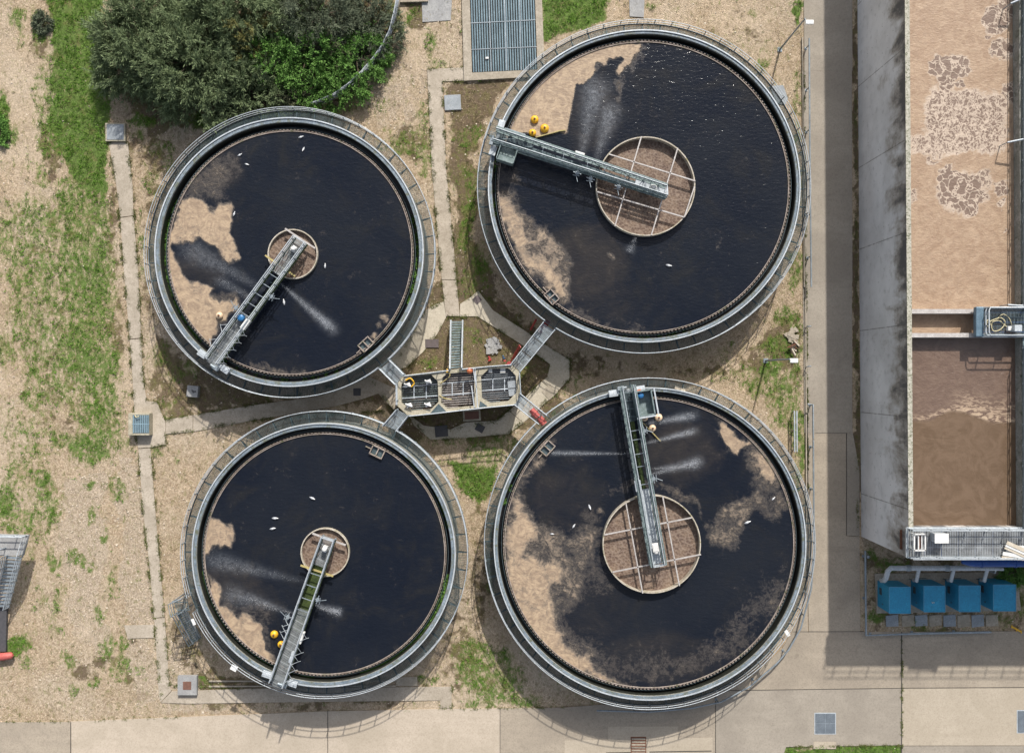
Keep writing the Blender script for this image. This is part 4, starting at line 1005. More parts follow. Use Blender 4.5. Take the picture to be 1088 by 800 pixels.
for ci, cell in enumerate(cells):
    MB().prism([P(*p, Zc) for p in cell], 1.6, 1.8).build('cell_floor', 'chamber_pit', ch)
    xs = [P(*p, Zc) for p in cell]; x0 = min(v.x for v in xs); x1 = max(v.x for v in xs); y0 = min(v.y for v in xs); y1 = max(v.y for v in xs)
    mb = MB(); n = 17
    polyw = [(v.x, v.y) for v in xs]
    def span(y):
        hit = []
        for i in range(len(polyw)):
            a, b_ = polyw[i], polyw[(i + 1) % len(polyw)]
            if (a[1] > y) != (b_[1] > y): hit.append(a[0] + (y - a[1]) * (b_[0] - a[0]) / (b_[1] - a[1]))
        return (min(hit), max(hit)) if len(hit) >= 2 else None
    for i in range(n):
        y = y0 + (y1 - y0) * (i + .5) / n; sp_ = span(y)
        if sp_: mb.beam((sp_[0], y, Zc - .4), (sp_[1], y + (sp_[1] - sp_[0]) * .06, Zc - .4), .045, .05)
    mb.build('grating', ('truss', 'pale_steel', 'galv')[ci], ch)
    mb = MB()
    for fy in (.34, .66):
        y = y0 + (y1 - y0) * fy; sp_ = span(y); mb.beam((sp_[0], y, Zc - .32), (sp_[1], y + .25, Zc - .32), .07, .08)
    for fx in (.33, .66):
        x = x0 + (x1 - x0) * fx; mb.beam((x, y0 + (y1 - y0) * .34, Zc - .31), (x, y0 + (y1 - y0) * .68, Zc - .31), .07, .08)
    mb.build('support_beams', 'galv_lt', ch)
# corner gussets, penstock frames, covers
MB().prism([P(*p, Zc + .05) for p in [(457, 439), (474, 437), (466, 429)]], Zc, Zc + .03).prism([P(*p, Zc + .05) for p in [(509, 433), (518, 431.5), (510, 426)]], Zc, Zc + .03).build('corner_plate', 'dark_steel', ch)
for a, b_ in (((505, 392), (507.5, 433)), ((501, 410), (504, 433)), ((503, 392), (506, 412))):
    MB().beam(P(*a, Zc + .9), P(*b_, Zc + .9), .08, .08).beam(P(*a, Zc), P(*a, Zc + .9), .06, .06).beam(P(*b_, Zc), P(*b_, Zc + .9), .06, .06).build('penstock_frame', 'galv_lt', ch)
for px, py in ((433, 409), (455, 405.5), (434.5, 430.5), (454.5, 430)):
    c = P(px, py, Zc + .3); MB().lathe((c.x, c.y, Zc - .7), [(.06, 0), (.06, .7), (.06, .9), (0, .9)], 10).box((c.x, c.y, Zc + .1), (.45, .3, .3), .4).tube([(c.x - .3, c.y + .1, Zc + .35), (c.x + .28, c.y - .12, Zc + .35)], .07, 8).build('valve_actuator', 'white', ch)
MB().prism([P(*p, Zc - .3) for p in [(539, 405), (548, 404), (548.5, 420), (541, 421)]], Zc - .36, Zc - .28).build('cover_plate', 'slab_blue', ch)
MB().prism([P(*p, Zc - .3) for p in [(519, 391.5), (523, 391.5), (523, 396), (519, 396)]], Zc - .36, Zc - .28).build('cover_plate', 'white', ch)
MB().prism([P(*p, Zc - .3) for p in [(531.5, 390.5), (537, 390.5), (537, 396), (531.5, 396)]], Zc - .36, Zc - .28).build('cover_plate', 'white', ch)
def rail_px(parent, pts, z=ZD + .02, **kw): return railing(parent, [P(*p, z) for p in pts], **kw)
rail_px(ch, [(430.5, 399.5), (460, 396), (477.5, 393.7)], spacing=1.4, r=.04); rail_px(ch, [(491.8, 392.5), (520, 389.5), (543, 387.8)], spacing=1.4, r=.04)
rail_px(ch, [(422.3, 408), (422.5, 430)], spacing=1.4, r=.04); rail_px(ch, [(436, 441.6), (462, 439), (508, 433.6), (547, 429.8)], spacing=1.4, r=.04); rail_px(ch, [(553.2, 418), (551.8, 396)], spacing=1.4, r=.04)
c = P(499, 393.8, Zc + .9)
tag(MB().lathe((c.x, c.y, Zc + .6), [(0, 0), (.2, .03), (.27, .2), (.25, .4), (.12, .55), (0, .58)], 20).build('lifebuoy_case', 'orange'), 'round orange float hung by the stair head on the chamber', 'float')
def crumple(name, px, py, z, r_, mat, label, cat, n=9):
    c = P(px, py, z); mb = MB()
    for i in range(n):
        a = rng.random() * 6.28; q = c + Vector((math.cos(a), math.sin(a), 0)) * r_ * rng.random() * .7; s = r_ * (.3 + .4 * rng.random())
        mb.box((q.x, q.y, q.z + .08 * rng.random()), (s, s * .7, .12 + .1 * rng.random()), rng.random() * 3)
    return tag(mb.build(name, mat, None, .02), label, cat)
crumple('yellow_hose_coil', 476, 394, Zc + .3, .25, 'yellow', 'yellow bundle tied at the rail left of the stair head', 'hose bundle')
def hose(name, pts, z, r_, mat, label, cat):
    P3 = [P(*p, z) for p in pts]; out_ = []
    for i in range(len(P3) - 1):
        p0 = P3[max(i - 1, 0)]; p1 = P3[i]; p2 = P3[i + 1]; p3 = P3[min(i + 2, len(P3) - 1)]
        for k in range(6):
            t = k / 6; out_.append(.5 * ((2 * p1) + (-p0 + p2) * t + (2 * p0 - 5 * p1 + 4 * p2 - p3) * t * t + (-p0 + 3 * p1 - 3 * p2 + p3) * t ** 3))
    out_.append(P3[-1]); return tag(MB().tube(out_, r_, 6).build(name, mat), label, cat)
hose('hose', [(476, 395), (478, 399), (473, 404), (468, 407)], ZD + .08, .04, 'yellow_steel', 'yellow hose trailing from the bundle at the stair head', 'hose')
hose('hose', [(467, 420), (472, 423), (480, 424.5)], ZD + .08, .04, 'yellow_steel', 'short yellow hose over the middle cell of the chamber', 'hose')
hose('hose', [(431, 404), (436, 402), (440, 407), (437, 411)], ZD + .0, .06, 'yellow', 'yellow hose curled in the left cell of the chamber', 'hose')

# gangways
def gangway(e1, e2, label, mat='grating2', z=ZD):
    """two long edges in photo pixels, each (chamber end, tank end)"""
    a0, a1 = P(*e1[0], z), P(*e1[1], z); b0, b1 = P(*e2[0], z), P(*e2[1], z); m_ = (a0 + b0 + a1 + b1) / 4
    t = thing('gangway', (m_.x, m_.y, z), label, 'gangway', 'gangways between the chamber and the tanks')
    n = 3; mb = MB()
    for i in range(n):
        u0, u1 = i / n + .008, (i + 1) / n - .008
        mb.prism([a0.lerp(a1, u0), a0.lerp(a1, u1), b0.lerp(b1, u1), b0.lerp(b1, u0)], z + .035, z + .065)
    mb.build('deck', mat, t)
    MB().beam(a0 - Vector((0, 0, .06)), a1 - Vector((0, 0, .06)), .08, .2).beam(b0 - Vector((0, 0, .06)), b1 - Vector((0, 0, .06)), .08, .2).build('side_beam', 'galv', t)
    for e in ((a0, a1), (b0, b1)): railing(t, [e[0] + Vector((0, 0, .04)), e[1] + Vector((0, 0, .04))], 1.2, 'galv_lt', r=.04)
    return t
gangway(((430, 398), (415, 383)), ((421, 408.5), (404.5, 392)), 'gangway from the chamber up left to the small tank by the trees')
gangway(((422.5, 435), (408, 452)), ((434.5, 441.5), (422, 457.5)), 'gangway from the chamber down left to the lower left tank')
gangway(((543, 387), (577, 343)), ((552.5, 395), (589, 351)), 'long gangway rising right from the chamber past the red post')
gangway(((552.5, 418), (580.5, 441)), ((547, 430), (572, 450)), 'gangway falling right from the chamber, carrying faded red pipes')
# red pipes on the south east gangway, red post
t = thing('red_pipes', P(570, 442, ZD + .1), 'short faded red pipe pieces lying on the gangway at the lower right of the chamber', 'pipe')
for a, b_ in (((564.5, 435), (571.5, 443)), ((573, 443.5), (578.5, 450.5))):
    pa, pb = P(*a, ZD + .35), P(*b_, ZD + .35); MB().tube([pa, pb], .27, 16).build('pipe', 'pinkred', t); m_ = pa.lerp(pb, .5); dd_ = (pb - pa).normalized(); MB().tube([m_ - dd_ * .05, m_ + dd_ * .05], .33, 16).build('flange', 'pinkred', t)
t = thing('red_scaffold', P(550, 376, 0), 'thin red poles standing in shade beside the long gangway', 'scaffold')
MB().tube([P(541.5, 386, .1), P(552, 367, 2.2)], .07, 8).build('brace', 'red', t); MB().tube([P(546, 381, .05), P(553, 368.5, 2.2)], .06, 8).build('post', 'red', t)
t = thing('red_scaffold', P(568, 345, 0), 'short red bars beside the tank end of the long gangway', 'scaffold')
MB().tube([P(564, 350, .5), P(569.5, 340, 2.4)], .10, 8).build('brace', 'red', t); MB().tube([P(573, 353, 2.6), P(583, 341, 2.6)], .22, 10).build('pipe', 'red', t)
crumple('red_debris', 540, 388, .3, .7, 'red', 'broken red sheeting on the soil at the upper right corner of the chamber', 'debris', 8)
crumple('red_debris', 520, 382, .1, .35, 'red', 'small scrap of red sheeting on the soil above the right cell', 'debris', 4)
crumple('blue_scrap', 535, 379, .1, .25, 'bluegreen', 'small blue scrap on the soil beside the pale cobble heap', 'scrap', 4)
# north stair of the chamber
def stair(a0, a1, b0, b1, z0, z1, label, steps=16, mat='grating', railm='galv_lt', flat=False):
    """a: top edge pair px (left, right) at z1; b: bottom edge pair at z0"""
    A, B = P(*a0, z1), P(*a1, z1); C, D = P(*b0, z0), P(*b1, z0); m_ = (C + D) / 2
    t = thing('access_stair', (m_.x, m_.y, 0), label, 'stair', 'stairs up to the walkways')
    for s0, s1 in ((A, C), (B, D)): MB().beam(s0, s1, .07, .25).build('stringer', 'galv_lt', t)
    for i in range(steps):
        f = (i + .5) / steps; p, q = A.lerp(C, f), B.lerp(D, f); MB().beam(p, q, .15, .04).build('tread', 'truss', t)
    for s0, s1 in ((A, C), (B, D)): railing(t, [s0, s1], 1.7, railm, r=.05, kick=False)
    return t
stair((478.5, 392), (491, 391), (479.5, 341), (492, 341), 0.1, ZD, 'steel stair from the top of the chamber down to the north path', 18)
# covers on the ring path and pit frame below the chamber
def lid(px, py, sx, sy, z, mat, label, rz=0, frame='slab', cat='cover', fr=.12):
    c = P(px, py, 0); t = thing('access_cover', (c.x, c.y, 0), label, cat)
    MB().box((c.x, c.y, z / 2), (sx + 2 * fr, sy + 2 * fr, z), rz).build('frame', frame, t); MB().box((c.x, c.y, z + .012), (sx, sy, .03), rz).build('lid', mat, t, .008); return t
lid(507, 318.5, .62, .62, .075, 'purplelid', 'small brown square cover at the peak of the ring path', .75, 'path_oct', fr=.03)
lid(459, 365, 1.15, .72, .08, 'purplelid', 'brown rectangular cover at the left arm of the ring path', 0, 'purplelid', fr=.02)
lid(379.5, 416.5, .62, .60, .075, 'darklid', 'dark square cover on the path between the two left tanks', 0, 'darklid', fr=.02)
lid(510, 454.8, .72, .60, .075, 'darklid', 'dark tilted cover on the lower arm of the ring path', -.5, 'darklid', fr=.02)
lid(469, 458, 1.1, .95, .09, 'darklid', 'large dark worn cover below the left cell of the chamber', .1, 'darklid', fr=.02)
lid(501.5, 441, 1.25, .7, .5, 'brownlid', 'brown lidded pit with a pale frame against the lower side of the chamber', .06, 'chamber', fr=.15)
lid(584, 416.5, 1.0, 1.0, .062, 'slab', 'pale square slab panel set in the lower right arm of the ring path', .75, 'path_oct', fr=.01)
lid(124, 141.5, 1.5, 1.35, .3, 'slab_blue', 'pale grey metal cover at the head of the long west path', .0, 'chamber', fr=.12)
lid(481, 109.5, 1.4, 1.3, .1, 'slab_blue', 'pale grey cover beside the narrow north path', .05, 'slab_grey', fr=.03)
lid(200.5, 726.5, .72, .72, .42, 'brownlid', 'rusty brown lid on a square concrete box near the bottom left', 0, 'slab_grey', fr=.48)
for px in (192, 206.5):
    c = P(px, 726, .42); 
t = lid(876.5, 768, 1.75, 1.75, .07, 'hatch', 'framed blue grey hatch in the yard near the bottom, left one of two', 0, 'galv_lt', fr=.08)
c = P(876.5, 768, 0); MB().box((c.x, c.y, .10), (.04, 1.75, .02)).box((c.x, c.y, .102), (1.75, .04, .02)).build('seam', 'galv', t)
t = lid(1090.5, 766, 1.6, 1.9, .07, 'hatch', 'framed blue grey hatch cut by the right edge of the photo', 0, 'galv_lt', fr=.08)
tag(MB().prism([P(*p) for p in [(447, -30), (482, -30), (479, 22), (449, 24)]], -.1, .05).build('slab', 'slab_grey'), 'weathered grey slab at the top edge left of the slatted pit cover', 'slab')
tag(MB().prism([P(*p) for p in [(424, -8), (455, -8), (455, 3), (424, 4)]], -.1, .3).build('slab', 'slab'), 'pale kerb block at the top edge beside the curved railing', 'slab')
tag(MB().prism([P(*p) for p in [(668, -30), (686, -30), (684, 19), (669, 18)]], -.1, .05).build('slab', 'slab_grey'), 'small grey slab above the large upper right tank', 'slab')
tag(MB().prism([P(*p) for p in [(818, 92), (832, 91), (837, 105), (834, 112), (825, 110)]], -.1, .06).build('slab', 'slab_blue'), 'pale grey slab against the right rim of the large upper right tank', 'slab')
tag(MB().prism([P(*p) for p in [(421, 719), (443, 718.5), (444, 728), (421, 728)]], -.1, .07).build('slab', 'slab'), 'flat slab in the shade below the lower left tank', 'slab')
for y_, lb in ((723.3, 'upper'), (728.8, 'lower')):
    tag(MB().beam(P(222, y_, .05), P(421, y_ - .6, .05), .12, .14).build('kerb', 'slab'), lb + ' of the two thin kerb lines under the lower left tank', 'kerb', 'thin kerbs under the lower left tank')
t = thing('floor_drain', P(678, 791, 0), 'slotted rusty drain cover in the pale patch at the bottom', 'drain')
MB().prism([P(*p) for p in [(670, 782), (686.5, 782), (686.5, 801), (670, 801)]], 0, .085).build('frame', 'rust', t)
for i in range(6):
    y_ = 783.6 + 3 * i; MB().prism([P(*p) for p in [(671, y_), (685.5, y_), (685.5, y_ + 1.6), (671, y_ + 1.6)]], .02, .105).build('bar', 'slab', t)

# box with a slotted blue cover beside the west path
t = thing('grated_chamber', P(149.5, 451, 0), 'concrete box with a dark blue slotted cover where the west paths meet', 'chamber')
MB().box(P(149.5, 450.5, .45), (1.85, 1.95, .9)).build('wall', 'chamber', t, .03)
mb = MB(); c = P(149.5, 450.5, .95)
for i in range(9): mb.box((c.x - .64 + .16 * i, c.y, .93), (.075, 1.55, .05))
mb.box((c.x, c.y, .92), (1.5, .08, .04)); mb.build('slatted_cover', 'bluewhite', t)
MB().box((c.x, c.y, .905), (1.45, 1.6, .012)).build('opening', 'dark_steel', t)
MB().tube([(c.x - .5, c.y + .75, .95), (c.x - .3, c.y + .6, 1.2), (c.x - .05, c.y + .7, 1.2)], .05, 6).build('handle', 'hose', t)
# square sign box
t = thing('marker_box', P(205, 415.5, 0), 'pale square box with a small dark mark, tilted, beside the left tank', 'marker')
MB().box(P(205.5, 415.8, .3), (.98, 1.0, .6), -.1).build('case', 'slab_grey', t, .02)
c = P(205.5, 415.8, .61); mk = MB(); mk.prism([c + Vector(v) for v in ((-.18, .05, 0), (-.12, .2, 0), (-.05, .05, 0), (-.02, .16, 0), (.02, .02, 0), (.22, .05, 0), (.24, -.1, 0), (.03, -.08, 0), (-.03, -.2, 0), (-.08, -.06, 0))], .6, .615); mk.build('mark', 'darklid', t)

# big slatted pit cover at the top
t = thing('pit_cover', P(535, 30, 0), 'large dark blue slatted pit cover inside a concrete kerb at the top edge', 'pit cover')
k = MB()
for q in ([(489, -60), (497.3, -60), (501.5, 77.5), (493, 86)], [(493, 86), (501.5, 77.5), (571, 74.3), (579, 81)], [(579, 81), (571, 74.3), (566.5, -60), (573.5, -60)]): k.prism([P(*p, .25) for p in q], -.1, .25)
k.build('kerb', 'slab', t)
MB().prism([P(*p, .1) for p in [(497.3, -60), (566.5, -60), (571, 74), (501.5, 77)]], -.2, .02).build('pit_floor', 'darkface', t)
mb = MB()
for i in range(26):
    f = (i + .5) / 26; a = P(497.6 + 68.6 * f, -60, .22); b_ = P(502 + 68.6 * f, 77.0 - 2.8 * f, .22); mb.beam(a, b_, .11, .05)
mb.build('slatted_cover', simple('slat_blue', (0.17, 0.255, 0.30), (0.10, 0.16, 0.195), 0.5, .2, 1.2), t)
for (a, b_) in (((500, 25), (569, 21.5)), ((500.8, 53), (570, 50)), ((534.5, -50), (538.5, 75)), ((500, -10), (568, -12)), ((518, -50), (522, 76)), ((551, -50), (554, 75))):
    MB().beam(P(*a, .275), P(*b_, .275), .09 if a[0] in (534.5,) else .06, .03).build('seam', 'galv', t)
tag(MB().box(P(517.5, 62, .33), (.26, .18, .08), .1).box(P(517.5, 62, .38), (.18, .12, .03), .1).build('white_tag', 'white'), 'tiny white block lying on the slatted pit cover', 'block')

# curved railing round the overgrown tank
pts = [(425, -25), (423.5, 0), (420, 18), (415.5, 36), (408, 52), (398, 66), (386, 80), (372, 93), (358, 103), (345, 109), (333, 113.5)]
t = thing('curved_railing', P(390, 75, 0), 'curved grey railing between the bushes and the gravel', 'railing')
railing(t, [P(*p, 1.0) for p in pts], 1.6, 'galv_lt', r=.045, kick=False, zs=(1.1, .8, .5, .1)); MB().tube([P(*p, 1.0) for p in pts], .06, 6).build('kerb_rail', 'galv', t)
MB().tube([P(p[0], p[1], .5) for p in pts], .16, 8).build('kerb', 'slab', t)

# road barriers: thick tube on leaning posts
def barrier(pts, z, label, r_=.075, spacing=3.7, kerb=None, mat='galv'):
    Q = [P(*p, z) for p in pts]; t = thing('pipe_barrier', (Q[0].x, Q[0].y, 0), label, 'barrier', 'pipe barriers along the roads')
    MB().tube(Q, r_, 10).build('top_rail', mat, t); acc = spacing * .15; pp = []
    for a, b_ in zip(Q[:-1], Q[1:]):
        L = (b_ - a).length
        while acc < L: pp.append(a.lerp(b_, acc / L)); acc += spacing
        acc -= L
    for p in pp: MB().tube([(p.x, p.y, 0), (p.x, p.y, z)], .05, 8).box((p.x, p.y, .08), (.22, .22, .04)).build('post', mat, t)
    return t
barrier([(859.8, 41), (860.5, 170), (862, 305)], 1.05, 'long pipe barrier along the road beside the upper right tank')
barrier([(858, 429.5), (863.8, 429.6), (864.5, 520), (864.8, 585), (862, 625), (851, 667), (838, 690), (825, 705), (797, 729), (766, 745.5), (735, 752), (690, 756), (634, 754.5)], .95, 'pipe barrier that follows the road and curves round the lower right tank')
barrier([(919.3, 585), (920.2, 674.8), (985, 672.6), (1053, 671.3)], .55, 'L shaped pipe barrier in front of the four blue boxes', .1)
for x_ in (856.5,):
    tag(MB().beam(P(852.6, 40, .12), P(854.6, 305, .12), .1, .16).build('kerb', 'slab'), 'thin low kerb at the left edge of the road beside the long pipe barrier', 'kerb')
    tag(MB().beam(P(855.8, 306, .12), P(857, 590, .12), .1, .16).build('kerb', 'slab'), 'thin kerb at the left road edge beside the weedy verge', 'kerb')
for py, lb in ((347, 'small bent bracket on the road edge above the wood pile'), (389.5, 'small bent bracket on the road edge below the wood pile')):
    t = thing('kerb_bracket', P(857, py, 0), lb, 'bracket', 'brackets on the kerb'); MB().tube([P(856, py + 1, .1), P(858, py, .7), P(862, py - .5, .75)], .05, 6).build('arm', 'galv', t)
t = thing('rail_panel', P(846, 460, 0), 'short upright double rail standing in the weeds by the road', 'rail')
for dx in (0, 2.6): MB().tube([P(844 + dx, 436.5, .9), P(844.3 + dx, 480, .9)], .07, 8).build('rail', 'galv_lt', t)
for y_ in (438, 458, 479): MB().tube([P(844.5, y_, .9), P(842.5, y_ - 1, 0)], .05, 6).build('leg', 'galv', t)

# street lamps
def lamp(bx, by, hx, hy, zh, label):
    b_ = P(bx, by, 0); h_ = P(hx, hy, zh); t = thing('street_lamp', (b_.x, b_.y, 0), label, 'street lamp', 'street lamps beside the road')
    top = Vector((b_.x, b_.y, zh - .05)); MB().tube([b_, top], [.09, .055], 12).box((b_.x, b_.y, .03), (.4, .4, .06)).build('pole', 'galv', t)
    MB().tube([top, Vector((h_.x - .25, h_.y, zh))], .04, 8).build('arm', 'galv', t)
    MB().box((h_.x + .05, h_.y, zh + .02), (.66, .36, .12)).build('lamp_head', 'white', t, .05)
lamp(828.5, 53, 859.5, 24, 7.5, 'tall lamp on a grey pole with white head leaning over the top of the road')
lamp(813.5, 383.2, 843, 383.2, 7.5, 'lamp with white head over the weeds between the two right tanks')
# wood pile and rubble by the lower lamp
t = thing('wood_pile', P(845, 370, 0), 'small pile of broken planks in the weeds beside the road', 'wood pile')
for i in range(11):
    a = rng.random() * 3.1; c = P(845 + rng.normal() * 2.6, 369 + rng.normal() * 4, .12 + .04 * i); MB().box(c, (.6 + .3 * rng.random(), .12, .05), a).build('plank', ('wood', 'bark', 'rust')[i % 3], t)
crumple('rubble', 842, 356, .05, .8, 'slab', 'small heap of pale rubble above the wood pile', 'rubble', 22)
crumple('rubble', 524, 368, .05, .9, 'slab_grey', 'heap of pale grey cobbles in the soil north of the chamber', 'rubble', 40)

# ------------------------------------------------------------ side stair of the south west tank
t = thing('landing', P(190, 645, 0), 'railed landing on the left side of the lower left tank', 'landing')
Lp = [P(*p, ZD) for p in [(183.5, 639), (197.5, 633), (202, 648), (190, 652)]]
MB().prism(Lp, ZD - .02, ZD + .03).build('deck', 'grating', t)
railing(t, [Lp[3] + Vector((-.3, 0, .03)), Lp[0] + Vector((0, 0, .03)), Lp[1] + Vector((0, 0, .03))], 1.1, 'galv', r=.04)
for q in (Lp[0], Lp[3]): MB().tube([(q.x, q.y, 0), (q.x, q.y, ZD)], .06, 8).build('leg', 'galv', t)
stair((188, 651), (197, 647), (205, 683), (213, 677), 0.1, ZD, 'steel stair running down beside the lower left tank from its landing', 16, railm='galv')

# bits on the tank walkways
def sign_board(px, py, z, sx, sy, rz, label): 
    c = P(px, py, z); t = thing('notice_board', (c.x, c.y, z), label, 'sign'); MB().box(c, (sx, sy, .03), rz).build('panel', 'white', t); MB().box(c - Vector((0, 0, .03)), (sx * .9, .04, .03), rz).build('clamp', 'galv', t)
sign_board(248.5, 709.5, 4.5, .55, .45, -.5, 'small white square plate on the handrail at the bottom left tank'); sign_board(205.5, 660.5, 4.5, .25, .55, .4, 'narrow white plate on the handrail just above the mossy bridge tank stair')
sign_board(836.5, 672.5, 4.5, .55, .28, -1.0, 'small white plate on the lower right rim of the lower right tank')
t = thing('duct_piece', P(724, 413, ZD), 'short pale plank lying on the walkway at the top of the lower right tank', 'plank'); MB().beam(P(717, 411.5, ZD + .1), P(727, 414.5, ZD + .1), .22, .06).build('board', 'wood', t)
MB().beam(P(726, 412, ZD + .12), P(728.5, 417, ZD + .12), .1, .06).build('batten', 'wood', t)

# ------------------------------------------------------------ aeration tank on the right
ZT = 10.28
def AW(u, y, z): return Vector((30.83 - 0.0071 * y + u, y, z))
at = thing('aeration_tank', (36, 0, 0), 'tall rectangular concrete tank of brown foaming liquid along the right edge', 'aeration tank')
Y0, Y1 = -14.15, 60.0
def wallbox(mb, u0, u1, y0, y1, z0, z1):
    mb.prism([AW(u0, y0, 0), AW(u1, y0, 0), AW(u1, y1, 0), AW(u0, y1, 0)], z0, z1)
def aer_wall_material():
    m = bpy.data.materials.new('stained_tank_wall'); nt, n, l, b = nodes(m)
    pos = coords(nt); sep = nt.nodes.new('ShaderNodeSeparateXYZ'); l.new(pos, sep.inputs[0])
    st = noise(nt, vscale(nt, pos, (1.0, 0.55, 0.22)), 1.0, 6, 0.6, 0.3); mid = noise(nt, pos, 1.5, 8, 0.7, seed=4.0); big = noise(nt, pos, .22, 4, .6, seed=7.0)
    base = mixc(nt, smooth(nt, big, .35, .65), (0.66, 0.655, 0.66), (0.52, 0.515, 0.515))
    base = mixc(nt, math_node(nt, 'MULTIPLY', smooth(nt, mid, .5, .75), .6), base, (0.25, 0.25, 0.25))
    # run-off stains grow from the top of the wall
    hz = math_node(nt, 'MULTIPLY', sep.outputs[2], 1 / 10.28)
    v = math_node(nt, 'ADD', math_node(nt, 'MULTIPLY', st, 1.5), hz)
    v = math_node(nt, 'ADD', v, math_node(nt, 'MULTIPLY', big, .55)); v = math_node(nt, 'ADD', v, math_node(nt, 'MULTIPLY', mid, .45))
    base = mixc(nt, math_node(nt, 'MULTIPLY', smooth(nt, v, 1.84, 2.2), .75), base, (0.24, 0.205, 0.165))
    base = mixc(nt, smooth(nt, v, 2.08, 2.34), base, (0.10, 0.096, 0.095))
    # pour joints
    yj = math_node(nt, 'FRACT', math_node(nt, 'MULTIPLY', math_node(nt, 'ADD', sep.outputs[1], 3.2), 1 / 7.2))
    j = math_node(nt, 'MULTIPLY', math_node(nt, 'LESS_THAN', yj, 0.012), smooth(nt, mid, .35, .5))
    base = mixc(nt, math_node(nt, 'MULTIPLY', j, .6), base, (0.1, 0.09, 0.08))
    v_ = nt.nodes.new('ShaderNodeTexVoronoi'); l.new(vscale(nt, pos, (0, 1, 1)), v_.inputs['Vector']); v_.inputs['Scale'].default_value = .9; v_.inputs['Randomness'].default_value = .15
    base = mixc(nt, smooth(nt, v_.outputs['Distance'], .05, .03), base, (0.12, 0.11, 0.1))
    l.new(base, b.inputs['Base Color']); b.inputs['Roughness'].default_value = .9; bump(nt, mid, .5, .03, b)
    return m
M['aer_wall'] = aer_wall_material()
mb = MB(); wallbox(mb, 0, .33, Y0, Y1, -.3, ZT); mb.build('side_wall', 'aer_wall', at)
M['aer_top'] = simple('mossy_wall_top', (0.52, 0.50, 0.43), (0.36, 0.34, 0.28), .9, 0, 3.0, spots=.42, spotc=(.07, .08, .035))
mb = MB(); wallbox(mb, -.02, .35, Y0, Y1, ZT, ZT + .06); mb.build('coping', 'aer_top', at)
mb = MB(); wallbox(mb, .33, 30, Y0, Y0 + .35, -.3, ZT); mb.build('end_wall', 'aer_wall', at)
ye = P(0, 560, ZT).y
mb = MB(); wallbox(mb, .33, 30, ye - .3, ye, -.3, ZT + .03); mb.build('end_wall', 'aer_wall', at)
uR = P(1085.3, 0, ZT).x - 30.83
mb = MB(); wallbox(mb, uR, uR + .4, ye, Y1, 7.5, ZT); mb.build('side_wall', 'wall', at)
def px_of(x, y, z):
    k = (H - z) / H / PPM; return 544 + x / k, 400 - y / k
ZL = 9.35
ya, yb_ = P(0, 330.8, ZT).y, P(0, 356.2, ZT).y
for yy in (ya, yb_):
    mb = MB(); wallbox(mb, .35, uR, yy - .17, yy + .17, 8.0, ZT + .02); mb.build('cross_wall', 'galv_lt' if False else 'pale_steel', at)
